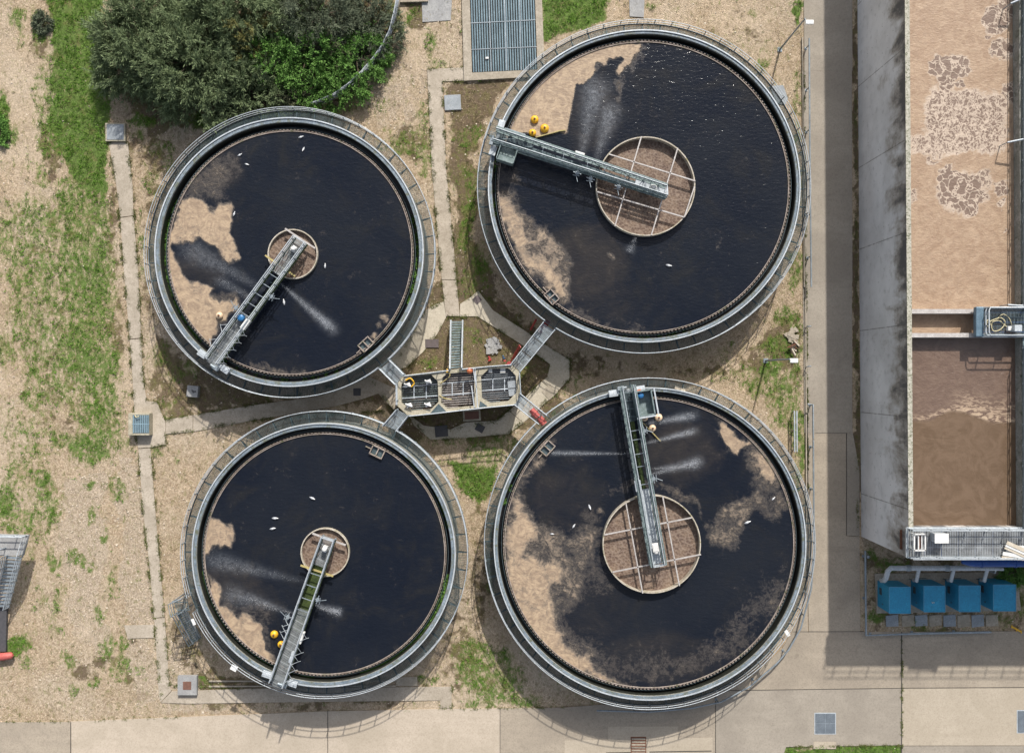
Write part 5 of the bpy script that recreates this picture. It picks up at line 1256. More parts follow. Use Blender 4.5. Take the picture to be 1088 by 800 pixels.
# liquid
def liquid_material():
    m = bpy.data.materials.new('aerated_brown_liquid'); nt, n, l, b = nodes(m)
    pos = coords(nt); A = lambda nm: N(nt, 'ShaderNodeAttribute', attribute_name=nm).outputs['Fac']
    br, cl, rg, lac = A('brown'), A('clumps'), A('ridge'), A('lace')
    n1 = noise(nt, pos, .55, 8, .6, 2.2); n2 = noise(nt, pos, 3.0, 7, .7, 1.2, seed=3.0)
    d = nt.nodes.new('ShaderNodeVectorMath'); d.operation = 'ADD'; l.new(pos, d.inputs[0])
    nz = nt.nodes.new('ShaderNodeTexNoise'); l.new(pos, nz.inputs['Vector']); nz.inputs['Scale'].default_value = 1.2; nz.inputs['Detail'].default_value = 4
    sc_ = vscale(nt, nz.outputs['Color'], (1.8, 1.8, 1.8)); l.new(sc_, d.inputs[1])
    cell = voro(nt, d.outputs[0], 1.35, 'DISTANCE_TO_EDGE'); tiny = voro(nt, vscale(nt, d.outputs[0], (1.0, .6, 1.0)), 2.6, 'DISTANCE_TO_EDGE')
    tan = mixc(nt, smooth(nt, n1, .35, .65), (0.265, 0.175, 0.11), (0.34, 0.24, 0.158))
    tan = mixc(nt, math_node(nt, 'MULTIPLY', smooth(nt, n2, .42, .7), .45), tan, (0.20, 0.135, 0.09))
    liq = mixc(nt, smooth(nt, n1, .35, .65), (0.125, 0.083, 0.062), (0.155, 0.106, 0.079))
    liq2 = mixc(nt, smooth(nt, n1, .35, .65), (0.115, 0.075, 0.045), (0.145, 0.097, 0.062))
    low = mixc(nt, A('orange'), liq, liq2)
    bm_ = smooth(nt, math_node(nt, 'ADD', br, math_node(nt, 'MULTIPLY', math_node(nt, 'SUBTRACT', n2, .5), .15)), .42, .58)
    base = mixc(nt, bm_, tan, low)
    # dark clumps separated by pale lines
    cm = math_node(nt, 'MULTIPLY', smooth(nt, math_node(nt, 'ADD', cl, math_node(nt, 'MULTIPLY', math_node(nt, 'SUBTRACT', n2, .5), 1.2)), .40, .52), smooth(nt, cell, .03, .10))
    cm2 = math_node(nt, 'MULTIPLY', smooth(nt, math_node(nt, 'ADD', lac, math_node(nt, 'MULTIPLY', math_node(nt, 'SUBTRACT', n2, .5), 2.2)), .5, .62), smooth(nt, tiny, .03, .12))
    halo = smooth(nt, math_node(nt, 'ADD', math_node(nt, 'MAXIMUM', cl, lac), math_node(nt, 'MULTIPLY', math_node(nt, 'SUBTRACT', n2, .5), .8)), .15, .5)
    base = mixc(nt, math_node(nt, 'MULTIPLY', halo, .65), base, (0.48, 0.40, 0.325))
    base = mixc(nt, math_node(nt, 'MAXIMUM', cm, cm2), base, mixc(nt, n2, (0.12, 0.078, 0.056), (0.19, 0.13, 0.095)))
    # pale foam line, plus ripple highlights painted into the colour
    rp = noise(nt, vscale(nt, pos, (1.0, 3.0, 1.0)), 1.6, 5, .6, 1.0, seed=5.0)
    base = mixc(nt, math_node(nt, 'MULTIPLY', rg, smooth(nt, rp, .46, .56)), base, (0.40, 0.30, 0.21))
    l.new(base, b.inputs['Base Color']); l.new(mixc(nt, bm_, (.55, .55, .55), (.25, .25, .25)), b.inputs['Roughness'])
    fr = noise(nt, vscale(nt, pos, (1.0, 1.6, 1.0)), 3.4, 5, .65, .5, seed=8.0)
    sw = noise(nt, pos, .35, 3, .5, 2.0, seed=15.0)
    hh = math_node(nt, 'ADD', math_node(nt, 'MULTIPLY', math_node(nt, 'SUBTRACT', 1.0, math_node(nt, 'MULTIPLY', A('orange'), .75)), fr), math_node(nt, 'MULTIPLY', sw, 1.5))
    bump(nt, math_node(nt, 'SUBTRACT', hh, math_node(nt, 'MULTIPLY', cm, .4)), .55, .09, b)
    return m
ax_ = np.arange(.33, uR + .01, .09); ay_ = np.arange(ye, Y1, .09)
U, V = np.meshgrid(ax_, ay_); XX = 30.83 - .0071 * V + U; ppx, ppy = px_of(XX, V, ZL)
brown = sstep(ppy, 352, 360); ridge_y = 446 - 10 * sstep(ppx, 985, 1010) + 12 * sstep(ppx, 1015, 1060)
orange_ = sstep(ppy - ridge_y, -1, 3)
ridge = np.exp(-((ppy - ridge_y + 2) / 3.0) ** 2) * .9 + np.where((ppy < ridge_y) & (ppx > 1000), np.exp(-((ridge_y - ppy - 10) / 12.0) ** 2) * .75 * sstep(ppx, 1000, 1040), 0)
ridge = np.maximum(ridge, np.exp(-((ppy - 556) / 2.5) ** 2) * .0)
qx, qy = wob(ppx, ppy, .2, 1.4, 21)
clump = blob_field(qx, qy, [(1008, 70, 22, 14, 1.1), (998, 72, 12, 10, 1.1), (1006, 86, 10, 12, 1.1), (1021, 74, 12, 8, 1.1), (1058, 22, 14, 16, 1), (1064, 52, 11, 12, 1), (1050, 40, 6, 4, .8), (1021, 204, 26, 25, 1.05), (1008, 190, 12, 12, .8), (1031, 215, 12, 14, 1.05),
    (1064, 200, 9, 10, .8), (1066, 218, 5, 6, .7), (1066, 245, 3, 3, .7), (1070, 5, 12, 12, .9), (1022, 88, 6, 5, .9), (972, 208, 7, 8, .45), (1075, 100, 10, 14, .8), (990, 170, 8, 5, .55), (1045, 190, 14, 12, .5)])
lace = poly_field(qx, qy, [([(984, 95), (1010, 92), (1030, 98), (1062, 96), (1072, 110), (1070, 150), (1050, 160), (985, 160), (962, 165), (962, 145), (982, 140)], .66, 6), ([(968, 158), (1068, 152), (1066, 163), (966, 166)], .6, 3)])
i = np.arange(U.size).reshape(U.shape); q = np.stack([i[:-1, :-1], i[:-1, 1:], i[1:, 1:], i[1:, :-1]], -1).reshape(-1, 4)
lo = np_mesh('water', np.stack([XX.ravel(), V.ravel(), np.full(U.size, ZL)], -1), q, liquid_material(), attrs={'brown': brown.ravel(), 'clumps': clump.ravel(), 'ridge': ridge.ravel(), 'lace': lace.ravel(), 'orange': orange_.ravel()}, smooth=True)
tag(lo, kind='structure')
# end walkway
xl, xr = P(963, 0, ZT).x, 60.0; yt, yb2 = P(0, 561, ZT + .1).y, P(0, 592, ZT + .1).y
wk = thing('end_walkway', (xl, yb2, ZT), 'railed grating walkway across the lower end of the tall brown tank', 'walkway')
mb = MB(); n = 22
for i_ in range(n):
    a = xl + .05 + (xr - xl) * i_ / n; mb.prism([(a + .01, yb2), (a + (xr - xl) / n - .01, yb2), (a + (xr - xl) / n - .01, yt), (a + .01, yt)], ZT + .08, ZT + .11)
mb.build('deck', 'grating_blue', wk)
mb = MB()
for i_ in range(n + 1):
    a = xl + .06 + (xr - xl) * i_ / n; mb.beam((a, yb2, ZT), (a, yt, ZT), .06, .1)
mb.build('joists', 'bluepipe', wk)
MB().prism([(xl, yb2 + .4), (xr, yb2 + .4), (xr, yt - .35), (xl, yt - .35)], ZT - 1.3, ZT - 1.2).build('tray', 'rust', wk)
MB().beam((xl, yb2, ZT + .02), (xr, yb2, ZT + .02), .12, .25).beam((xl, yt, ZT + .02), (xr, yt, ZT + .02), .14, .25).beam((xl, yb2, ZT + .02), (xl, yt, ZT + .02), .12, .25).build('edge_beam', 'galv_lt', wk)
railing(wk, [(xr, yb2 + .03, ZT + .1), (xl + .03, yb2 + .03, ZT + .1), (xl + .03, yt - .03, ZT + .1), (xr, yt - .03, ZT + .1)], 1.5, 'galv_lt', r=.04)
t = thing('lifting_frame', P(975, 575, ZT), 'small white frame with a brown slot at the left end of the end walkway', 'frame')
c = P(974.5, 575, ZT + .3); mb = MB()
for dx, dy, sx, sy in ((-.42, 0, .1, 1.3), (.42, 0, .1, 1.3), (0, .62, .9, .1), (0, -.62, .9, .1), (.15, 0, .06, 1.2), (-.1, 0, .08, 1.2)): mb.box((c.x + dx, c.y + dy, ZT + .75), (sx, sy, .12))
for dx in (-.42, .42):
    for dy in (-.6, .6): mb.box((c.x + dx, c.y + dy, ZT + .4), (.08, .08, .7))
mb.build('frame', 'white', t); MB().box((c.x + .12, c.y, ZT + .5), (.22, 1.0, .3)).build('slot', 'rust', t)
c = P(999.5, 571.5, ZT + .9); t = thing('control_cabinet', (c.x, c.y, ZT), 'grey cabinet with a pale lid on the end walkway', 'cabinet')
MB().box((c.x, c.y, ZT + .6), (1.0, .68, .9)).build('case', 'galv_lt', t, .03); MB().box((c.x, c.y, ZT + 1.07), (1.08, .76, .04)).build('lid', 'white', t, .01)
t = thing('plank_stack', P(1078, 586, ZT), 'stack of pale boards laid on the right part of the end walkway', 'boards')
for i_ in range(5):
    c = P(1084 - i_ * 1.0 + 2, 583.5 + 2.4 * i_, ZT + .3 + .04 * (5 - i_)); MB().box((c.x, c.y, c.z), (2.6, .28, .05), -.42 + .13 * (i_ > 2) * (i_ - 1)).build('board', 'white' if i_ % 2 else 'wood', t)
MB().box(P(1084, 586, ZT + .25), (2.2, .9, .1), 0).build('board', 'white', t)
# mixer platform with its hose
x0_, x1_ = P(1034.5, 0, ZT + .4).x, 47.0; y0_, y1_ = P(0, 357.5, ZT + .4).y, P(0, 327, ZT + .4).y
pl = thing('mixer_platform', (x0_, y0_, ZT), 'blue grey railed platform reaching over the brown foam from the right', 'platform')
MB().prism([(x0_ + .75, y0_), (x1_, y0_), (x1_, y1_), (x0_ + .75, y1_)], ZT + .25, ZT + .29).build('deck', 'grating', pl)
MB().box(((x0_ * 2 + .62) / 2, (y0_ + y1_) / 2, ZT + .55), (.62, y1_ - y0_ + .1, .5)).build('bumper', simple('bluegrey_steel', (0.16, 0.24, 0.30), (0.09, 0.15, 0.2), .5, .2, 2), pl, .08)
mb = MB()
for yy in (y0_, y1_): mb.beam((x0_ + .6, yy, ZT + .3), (x1_, yy, ZT + .3), .12, .3)
mb.beam((x0_ + .7, y0_, ZT + .3), (x0_ + .7, y1_, ZT + .3), .1, .3); mb.build('edge_beam', 'galv', pl)
railing(pl, [(x1_, y0_ + .05, ZT + .35), (x0_ + .78, y0_ + .05, ZT + .35), (x0_ + .68, y0_ + .3, ZT + .35), (x0_ + .68, y1_ - .3, ZT + .35), (x0_ + .78, y1_ - .05, ZT + .35), (x1_, y1_ - .05, ZT + .35)], 1.4, 'galv_lt', r=.055)
for y_ in (y0_ + .35, (y0_ + y1_) / 2, y1_ - .35): MB().beam((x0_ + .8, y_, ZT + .2), (x1_, y_, ZT + .2), .05, .08).build('joist', 'bluepipe', pl)
c = P(1080, 349, ZT + .8); MB().box((c.x, c.y, ZT + .7), (.6, .5, .8)).build('motor', 'galv_lt', pl, .04)
c = P(1074, 349, ZT + .8); MB().box((c.x, c.y, ZT + .5), (.3, .35, .4)).build('gearbox', 'white', pl, .04)
hose('hose', [(1048, 342), (1050, 340), (1052.5, 343), (1050, 347), (1048, 344), (1051, 342), (1058, 339), (1064, 338), (1068, 343), (1063, 350), (1056, 352), (1053.5, 347), (1055, 342), (1062, 341), (1067, 345), (1074, 351)], ZT + .4, .04, 'hose', 'cream hose coiled on the railed platform over the foam', 'hose')
hose('hose', [(1060, 338), (1066, 334), (1072, 338), (1075, 345)], ZT + .36, .03, 'hose', 'thin cream hose arching over the coil on the railed platform', 'hose')
# far walkway beside the tank, seen as its edge
fw = thing('side_walkway', (41, 5, ZT), 'grey railed walkway along the far side of the brown tank, cut by the right edge', 'walkway')
xw = P(1086.8, 0, ZT + .2).x
MB().prism([(xw, ye), (xw + 1.3, ye), (xw + 1.3, Y1), (xw, Y1)], ZT + .12, ZT + .2).build('deck', 'truss', fw)
railing(fw, [(xw + .03, 5.6, ZT + .2), (xw + .03, 40, ZT + .2)], 1.6, 'galv', r=.04); railing(fw, [(xw + .03, ye, ZT + .2), (xw + .03, 2.2, ZT + .2)], 1.6, 'galv', r=.04)
for y_, x_, yy_ in ((0, 1074, 4), (150, 1070.5, 151.5), (327, 1071, 324)):
    a, b_ = P(1088, y_ - 2, ZT + .6), P(x_, yy_, ZT + .3); t = thing('swing_arm', (a.x, a.y, ZT), {0: 'grey arm over the foam at the top right corner', 150: 'grey arm reaching over the foam in the middle of the right edge', 327: 'grey arm just above the railed platform'}[y_], 'arm', 'arms over the foam')
    MB().tube([a + Vector((1, .2, 0)), a, b_], .07, 8).build('tube', 'galv_lt', t); MB().tube([b_, b_ - Vector((0, 0, 1.4))], .04, 6).build('drop_rod', 'galv', t)

# blue pipe and blower boxes
bp = thing('blue_pipe', P(1055, 598, 5.9), 'thick bright blue pipe under the end walkway at the right edge', 'pipe')
MB().tube([P(1022, 597, 5.9), P(1030, 597.5, 5.9), P(1036, 597.7, 5.9), (60, P(0, 597.7, 5.9).y, 5.9)], [.14, .3, .36, .36], 20).build('tube', 'bluepipe', bp)
for x_ in (1042, 1078): MB().tube([P(x_, 597.7, 5.9), P(x_ + 1, 597.7, 5.9)], .42, 20).build('flange', 'bluepipe', bp)
for x_ in (1046, 1082): MB().beam((P(x_, 598, 5.9).x, P(x_, 598, 5.9).y, 0), P(x_, 598, 5.6), .15, .15).build('support', 'galv', bp)
pad = tag(MB().prism([P(*p) for p in [(929, 609), (1080, 607), (1084, 648), (931, 651)]], -.1, .14).build('plinth', 'slab'), 'low concrete plinth under the four blue boxes', 'plinth')
labels = ['leftmost of the four blue boxes, beside the corner of the pipe barrier', 'blue box second from the left, with two specks on its top', 'blue box second from the right, below the middle elbow of the duct', 'rightmost of the four blue boxes, next to the green weeds']
bx = [(32.30, 34.12), (35.26, 37.08), (38.27, 40.10), (41.22, 43.14)]
def seam_box(t, x0, x1, y0, y1, z0, z1):
    c = ((x0 + x1) / 2, (y0 + y1) / 2, (z0 + z1) / 2)
    MB().box(c, (x1 - x0, y1 - y0, z1 - z0)).build('case', 'bluebox', t, .03)
    mb = MB()
    for y in (y0, y1):
        mb.beam((x0, y, z1 + .01), (x1, y, z1 + .01), .05, .03)
    for x in (x0, x1): mb.beam((x, y0, z1 + .012), (x, y1, z1 + .012), .05, .03)
    mb.build('edge_trim', M['bluetrim'], t)
    # louvred vent low on the left face and a lifting eye at each top corner
    mb = MB()
    for k_ in range(6): mb.box((x0 - .02, (y0 + y1) / 2 + .35, .7 + .09 * k_), (.03, .6, .03))
    mb.build('vent', 'dark_steel', t)
    MB().box((x0 - .025, y0 + .45, 1.4), (.03, .06, .25)).build('handle', 'dark_steel', t)
M['bluetrim'] = simple('worn_blue_edge', (0.12, 0.33, 0.47), (0.06, 0.26, 0.42), .5, 0, 3)
for k_, ((a, b_), lb) in enumerate(zip(bx, labels)):
    y1 = P(0, (623.5, 622.3, 622, 621)[k_], 2.83).y; y0 = P(0, (651.5, 650, 649.7, 649)[k_], 2.83).y
    t = thing('blower_box', ((a + b_) / 2, (y0 + y1) / 2, .14), lb, 'blower box', 'blue blower boxes')
    seam_box(t, a, b_, y0, y1, .14, 2.83)
crumple('debris', 991, 639.5, 2.86, .12, 'white', 'two white specks lying on the second blue box', 'debris', 3)
du = thing('air_duct', P(990, 604, 3.4), 'grey round air duct running behind the four blue boxes with an elbow to each', 'duct')
zd_ = 3.38; yd = P(0, 603.5, zd_).y
xs0 = P(941.5, 0, zd_).x; yb3 = P(0, 617, 2.7).y
MB().tube([(xs0, yb3, 2.4), (xs0, yb3 + .1, 2.95), (xs0 + .02, yb3 + .35, zd_ - .1), (xs0 + .15, yd - .25, zd_), (xs0 + .4, yd, zd_), (xs0 + 1.0, yd, zd_), (P(1030, 0, zd_).x, yd, zd_)], .22, 16).build('tube', 'galv_lt', du)
MB().tube([(P(1030, 0, zd_).x, yd, zd_), (P(1036, 0, zd_).x, yd - .05, zd_), (P(1066, 0, zd_).x, yd - .08, zd_)], [.22, .16, .14], 12).build('tube', 'galv_lt', du)
for px_ in (963, 1004):
    x = P(px_, 0, zd_).x; MB().tube([(x, yd, zd_), (x + .35, yd, zd_)], .27, 16).build('collar', 'galv', du)
for px_ in (976, 1013, 1048.5):
    x = P(px_, 0, zd_).x; MB().tube([(x, yd, zd_), (x, yd - .25, zd_), (x, yd - .5, zd_ - .15), (x, yb3 + .05, 2.95), (x, yb3, 2.4)], .16, 12).build('elbow', 'galv_lt', du)
x = P(1059, 0, zd_).x; MB().tube([(x, yd - .05, zd_), (x, yd - .45, zd_ - .3), (x, yd - .5, 1.5)], .08, 10).build('elbow', 'galv_lt', du)
for k_, (a, b_) in enumerate(bx):
    t = thing('pipe_hoop', (a - .05, P(0, 611, 0).y, 0), 'dark thin hoop pipe behind the %s blue box' % ('leftmost', 'second', 'third', 'rightmost')[k_], 'pipe', 'hoops behind the blue boxes')
    if k_ == 0: bpy.data.objects.remove(t); continue
    y_ = P(0, 612, 1).y; MB().tube([(a - .15, y_ - .4, .1), (a - .15, y_ - .4, 1.6), (a - .1, y_, 1.9), (a + .6, y_, 1.9)], .04, 6).build('tube', 'dark_steel', t)
# ground slabs in front of boxes
for k_, (x_, m_) in enumerate([(948, 'slab_blue'), (965, 'slab'), (979, 'slab_blue'), (994, 'slab'), (1009, 'slab_blue'), (1024, 'slab'), (1039, 'slab_blue'), (1054, 'slab')]):
    a = rng.uniform(-.05, .05)
    lb = ('bluish' if m_ == 'slab_blue' else 'pale') + ' worn slab in front of the blue boxes, ' + ['farthest left', 'second from the left', 'third from the left', 'fourth from the left', 'fourth from the right', 'third from the right', 'second from the right', 'farthest right'][k_]
    tag(MB().prism([P(x_ - 7, 654 - .1 * k_), P(x_ + 6, 652.5), P(x_ + 6.5, 664.5 + rng.uniform(-1, 1)), P(x_ - 6.5, 666 + rng.uniform(-1, 1))], -.1, .05).build('paving_slab', m_), lb, 'slab', 'slabs in front of the blue boxes')
t = thing('yellow_clamp', P(1080, 669, 0), 'yellow tube clamp lying on the ground below the rightmost blue box', 'clamp')
MB().tube([P(1075, 665.5, .1), P(1085, 671, .1)], .08, 8).build('bar', 'yellow', t)
for q in ((1075, 665.5), (1085, 671), (1080, 669)): MB().tube([P(q[0], q[1] - 1.5, .12), P(q[0], q[1] + 1.5, .12)], .06, 8).build('jaw', 'yellow', t)
t = thing('short_post', P(920, 588, 0), 'short grey post at the top end of the L shaped barrier', 'post'); c = P(919.5, 590, 0); MB().tube([(c.x, c.y, 0), (c.x, c.y, .7)], .12, 12).lathe((c.x, c.y, .7), [(.14, 0), (.14, .05), (0, .08)], 12).build('tube', 'galv', t)
# piping on the south wall
for k_, y_ in enumerate((0, 1)):
    pass

# ------------------------------------------------------------ railed structure cut by the left edge
zl = 2.6
ls = thing('railed_platform', P(8, 610, 0), 'pale railed platform and sloping stair cut by the left edge of the photo', 'platform')
MB().prism([P(*p, zl) for p in [(-60, 566), (31, 568), (25, 590), (-60, 592)]], zl - .15, zl).build('deck', 'slab_grey', ls)
railing(ls, [P(-60, 567, zl), P(30.5, 568.5, zl), P(24.5, 589, zl)], 1.6, 'galv_lt', r=.05)
railing(ls, [P(-60, 584, zl), P(6, 582, zl)], 1.6, 'galv_lt', r=.05)
A, B = P(24, 591, zl), P(8, 590, zl); C, D = P(10, 645, .6), P(-6, 645, .6)
for i_ in range(14):
    f = (i_ + .5) / 14; MB().beam(A.lerp(C, f), B.lerp(D, f), .26, .04).build('tread', 'galv', ls)
for e in ((A, C), (B, D)): railing(ls, [e[0], e[1]], 1.3, 'galv_lt', r=.045, zs=(1.1, .75, .4)); 
MB().prism([P(*p, .3) for p in [(-60, 640), (7, 646), (6, 692), (-60, 694)]], -.1, .3).build('lower_slab', 'darklid', ls)
rp = thing('red_pipe', P(5, 697, .3), 'faded red pipe end poking in at the left edge', 'pipe'); MB().tube([P(-30, 700, .5), P(4, 697.3, .5), P(12, 696, .5), P(13.8, 695.6, .5)], [.34, .34, .3, .12], 14).build('tube', 'pinkred', rp)

# ------------------------------------------------------------ vegetation
def leaf_mat(name, c1, c2, c3, sc=.9, trans=.15):
    m = bpy.data.materials.new(name); nt, n, l, b = nodes(m); pos = coords(nt)
    f = noise(nt, pos, sc, 5, .6); f2 = noise(nt, pos, 14, 3, .6, seed=3.0)
    l.new(mixc(nt, smooth(nt, f2, .35, .7), mixc(nt, smooth(nt, f, .35, .65), c1, c2), c3), b.inputs['Base Color'])
    b.inputs['Roughness'].default_value = .75; b.inputs['Specular IOR Level'].default_value = .25
    return m
M['leaf_dark'] = leaf_mat('feathery_dark_leaf', (0.105, 0.150, 0.062), (0.06, 0.098, 0.040), (0.22, 0.265, 0.14))
M['leaf_olive'] = leaf_mat('olive_leaf', (0.12, 0.13, 0.07), (0.085, 0.10, 0.05), (0.18, 0.18, 0.11))
M['leaf_yellow'] = leaf_mat('yellowing_leaf', (0.14, 0.135, 0.04), (0.09, 0.10, 0.038), (0.20, 0.18, 0.055))
M['leaf_green'] = leaf_mat('green_shrub_leaf', (0.085, 0.21, 0.032), (0.06, 0.15, 0.025), (0.18, 0.31, 0.08))
M['leaf_grey'] = leaf_mat('grey_green_leaf', (0.10, 0.125, 0.08), (0.07, 0.095, 0.055), (0.15, 0.17, 0.11))
M['grass'] = leaf_mat('weed_blades', (0.085, 0.215, 0.018), (0.06, 0.16, 0.012), (0.18, 0.31, 0.04), 1.4)
M['grass_dry'] = leaf_mat('dry_straw', (0.30, 0.235, 0.12), (0.22, 0.18, 0.08), (0.37, 0.30, 0.17), 1.4)
M['grass_dull'] = leaf_mat('olive_weeds', (0.10, 0.13, 0.03), (0.075, 0.10, 0.025), (0.16, 0.165, 0.05), 1.4)

def blades(base, dirs, length, width):
    """numpy: a thin two-quad blade from each base point along dirs, drooping a little"""
    n = len(base); d = dirs / np.linalg.norm(dirs, axis=1, keepdims=True)
    side = np.cross(d, rng.normal(size=(n, 3))); side /= np.linalg.norm(side, axis=1, keepdims=True) + 1e-9
    w_ = (width / 2)[:, None] * side; m_ = base + d * length[:, None] * .55
    tip = base + d * length[:, None]; tip[:, 2] -= length * .15
    v = np.stack([base - w_ * .7, base + w_ * .7, m_ + w_, m_ - w_, tip + w_ * .25, tip - w_ * .25], 1).reshape(-1, 3)
    k = np.arange(n)[:, None] * 6
    q = np.concatenate([k + np.array([[0, 1, 2, 3]]), k + np.array([[3, 2, 4, 5]])])
    return v, q

def tree(px, py, z0, rx, ry, hgt, mat, label, group, n_clump=160, leaf=(.42, .05), per=150, name='tree', seed=1, trunk_r=.16):
    r_ = np.random.default_rng(seed); c = P(px, py, z0 + hgt * .6); base = Vector((c.x, c.y, 0))
    t = thing(name, (c.x, c.y, 0), label, 'tree' if 'tree' in name else 'shrub', group)
    # clump centres spread through a domed volume with lobes
    ph = r_.random(n_clump) * 6.283; u = r_.random(n_clump) ** .5; lob = 1 + .16 * np.sin(3 * ph + seed) + .10 * np.sin(7 * ph + 2 * seed)
    hx = u * np.cos(ph) * rx * lob; hy = u * np.sin(ph) * ry * lob
    top = z0 + hgt * np.sqrt(np.clip(1 - (u * .93) ** 2, 0, 1)) * (1 + .12 * r_.normal(size=n_clump)); low = z0 + hgt * .05
    hz = top - (top - low) * r_.random(n_clump) ** 1.8 * .8
    C_ = np.stack([c.x + hx, c.y + hy, hz], 1)
    rad = (.45 + .55 * r_.random(n_clump)) * min(rx, ry) * .17 + .12
    cen = np.array([c.x, c.y, z0 + hgt * .25])
    B = []; D = []; Ls = []
    for i in range(n_clump):
        outd = C_[i] - cen; outd /= np.linalg.norm(outd) + 1e-9
        # a few twigs in each clump, leaves all along each twig
        nt_ = 6; m_ = per // nt_
        for k in range(nt_):
            td = outd * .8 + r_.normal(size=3) * .55; td[2] += .15; td /= np.linalg.norm(td)
            s = r_.random(m_); p = C_[i] + td * (s * 2.2 - .6)[:, None] * rad[i] + r_.normal(size=(m_, 3)) * .06
            B.append(p); D.append(td * 1.1 + r_.normal(size=(m_, 3)) * .38); Ls.append(leaf[0] * (.6 + .7 * r_.random(m_)) * (1.1 - .4 * s))
    B = np.concatenate(B); D = np.concatenate(D); Ls = np.concatenate(Ls)
    B[:, 2] = np.maximum(B[:, 2], z0 + .05)
    v, q = blades(B, D, Ls, leaf[1] * (.7 + .6 * r_.random(len(B)))); v = v - np.array([c.x, c.y, 0])
    np_mesh('crown', v, q, M[mat], t)
    mb = MB(); mb.tube([base, base + Vector((.1, .05, hgt * .35 + z0)), base + Vector((0, .15, z0 + hgt * .75))], [trunk_r, trunk_r * .75, trunk_r * .3], 8)
    for i in r_.choice(n_clump, min(n_clump, 26), replace=False):
        e = Vector(C_[i]); s = base + Vector((0, 0, z0 + hgt * (.12 + .35 * r_.random()))); m_ = s.lerp(e, .5) + Vector((0, 0, .25))
        mb.tube([s, m_, e], [trunk_r * .45, trunk_r * .28, .02], 5)
    mb.build('trunk', 'bark', t)
    return t
G = 'trees and bushes at the top left'
tree(152, 38, 0, 4.3, 5.2, 4.6, 'leaf_dark', 'dark feathery tree nearest the bright lawn strip', G, 300, per=170, name='feathery_tree', seed=3)
tree(203, 62, 0, 5.0, 5.2, 5.4, 'leaf_dark', 'widest dark feathery tree above the upper left tank', G, 360, per=170, name='feathery_tree', seed=5)
tree(238, 10, 0, 5.0, 4.2, 5.2, 'leaf_dark', 'dark feathery tree at the top edge behind the yellowing one', G, 260, per=150, name='feathery_tree', seed=9)
tree(262, 92, 0, 3.8, 2.8, 3.4, 'leaf_dark', 'low dark bush hanging over the rim of the upper left tank', G, 200, per=150, name='feathery_bush', seed=11)
tree(258, 38, 0, 2.4, 2.2, 5.4, 'leaf_yellow', 'tree with yellowing leaves among the dark ones', G, 42, leaf=(.3, .05), per=90, name='yellowing_tree', seed=13)
tree(333, 14, 0, 3.3, 3.0, 4.6, 'leaf_grey', 'pale grey green tree at the top edge inside the curved railing', G, 200, leaf=(.26, .04), per=150, name='olive_tree', seed=15)
tree(292, 62, 0, 2.6, 3.2, 3.2, 'leaf_green', 'deep green bush between the dark trees and the curved railing', G, 150, leaf=(.2, .07), per=130, name='leafy_bush', seed=17)
tree(325, 62, 0, 3.4, 3.0, 3.4, 'leaf_green', 'bright green bush in the middle of the overgrown patch', G, 150, leaf=(.2, .08), per=130, name='leafy_bush', seed=19)
tree(345, 88, 0, 3.4, 2.3, 2.4, 'leaf_green', 'green bush where the curved railing meets the tank', G, 140, leaf=(.18, .07), per=130, name='leafy_bush', seed=21)
tree(305, 100, 0, 2.8, 1.6, 2.0, 'leaf_olive', 'low olive bush above the top rim of the upper left tank', G, 130, leaf=(.22, .05), per=130, name='leafy_bush', seed=23)
tree(378, 62, 0, 2.6, 2.8, 2.6, 'leaf_green', 'green bush against the middle of the curved railing', G, 110, leaf=(.2, .06), per=120, name='leafy_bush', seed=25)
tree(396, 28, 0, 2.3, 3.4, 2.2, 'leaf_grey', 'olive bush against the upper part of the curved railing', G, 130, leaf=(.22, .05), per=120, name='leafy_bush', seed=27)
tree(366, 22, 0, 2.0, 2.6, 2.8, 'leaf_grey', 'grey green bush right of the pale tree', G, 120, leaf=(.22, .045), per=120, name='leafy_bush', seed=29)
tree(352, 48, 0, 2.2, 1.8, 2.6, 'leaf_olive', 'olive bush under the pale grey green tree', G, 110, leaf=(.22, .05), per=120, name='leafy_bush', seed=30)
tree(300, 20, 0, 2.6, 3.0, 3.8, 'leaf_dark', 'dark bush between the pale tree and the yellowing tree', G, 150, leaf=(.28, .045), per=120, name='feathery_bush', seed=31)
tree(318, 40, 0, 3.4, 2.8, 1.5, 'leaf_green', 'low green undergrowth bush left of the olive bush', G, 150, leaf=(.2, .07), per=120, name='leafy_bush', seed=41)
tree(400, 62, 0, 1.0, 1.4, 1.0, 'leaf_green', 'small green bush pressed to the outside of the curved railing', G, 50, leaf=(.18, .06), per=90, name='leafy_bush', seed=43)
tree(44, 24, 0, .7, 1.0, .5, 'leaf_grey', 'small grey green shrub on the edge of the bright lawn strip', 'small shrubs', 45, leaf=(.16, .05), per=90, name='small_shrub', seed=33, trunk_r=.05)
tree(0, 140, 0, .6, 1.3, .5, 'leaf_green', 'small dark green shrub cut by the left edge', 'small shrubs', 60, leaf=(.16, .05), per=90, name='small_shrub', seed=35, trunk_r=.05)
tree(1080, 606, 0, 1.7, 1.5, 1.0, 'leaf_green', 'green shrub behind the rightmost blue box', 'small shrubs', 80, leaf=(.16, .06), per=90, name='small_shrub', seed=39, trunk_r=.05)

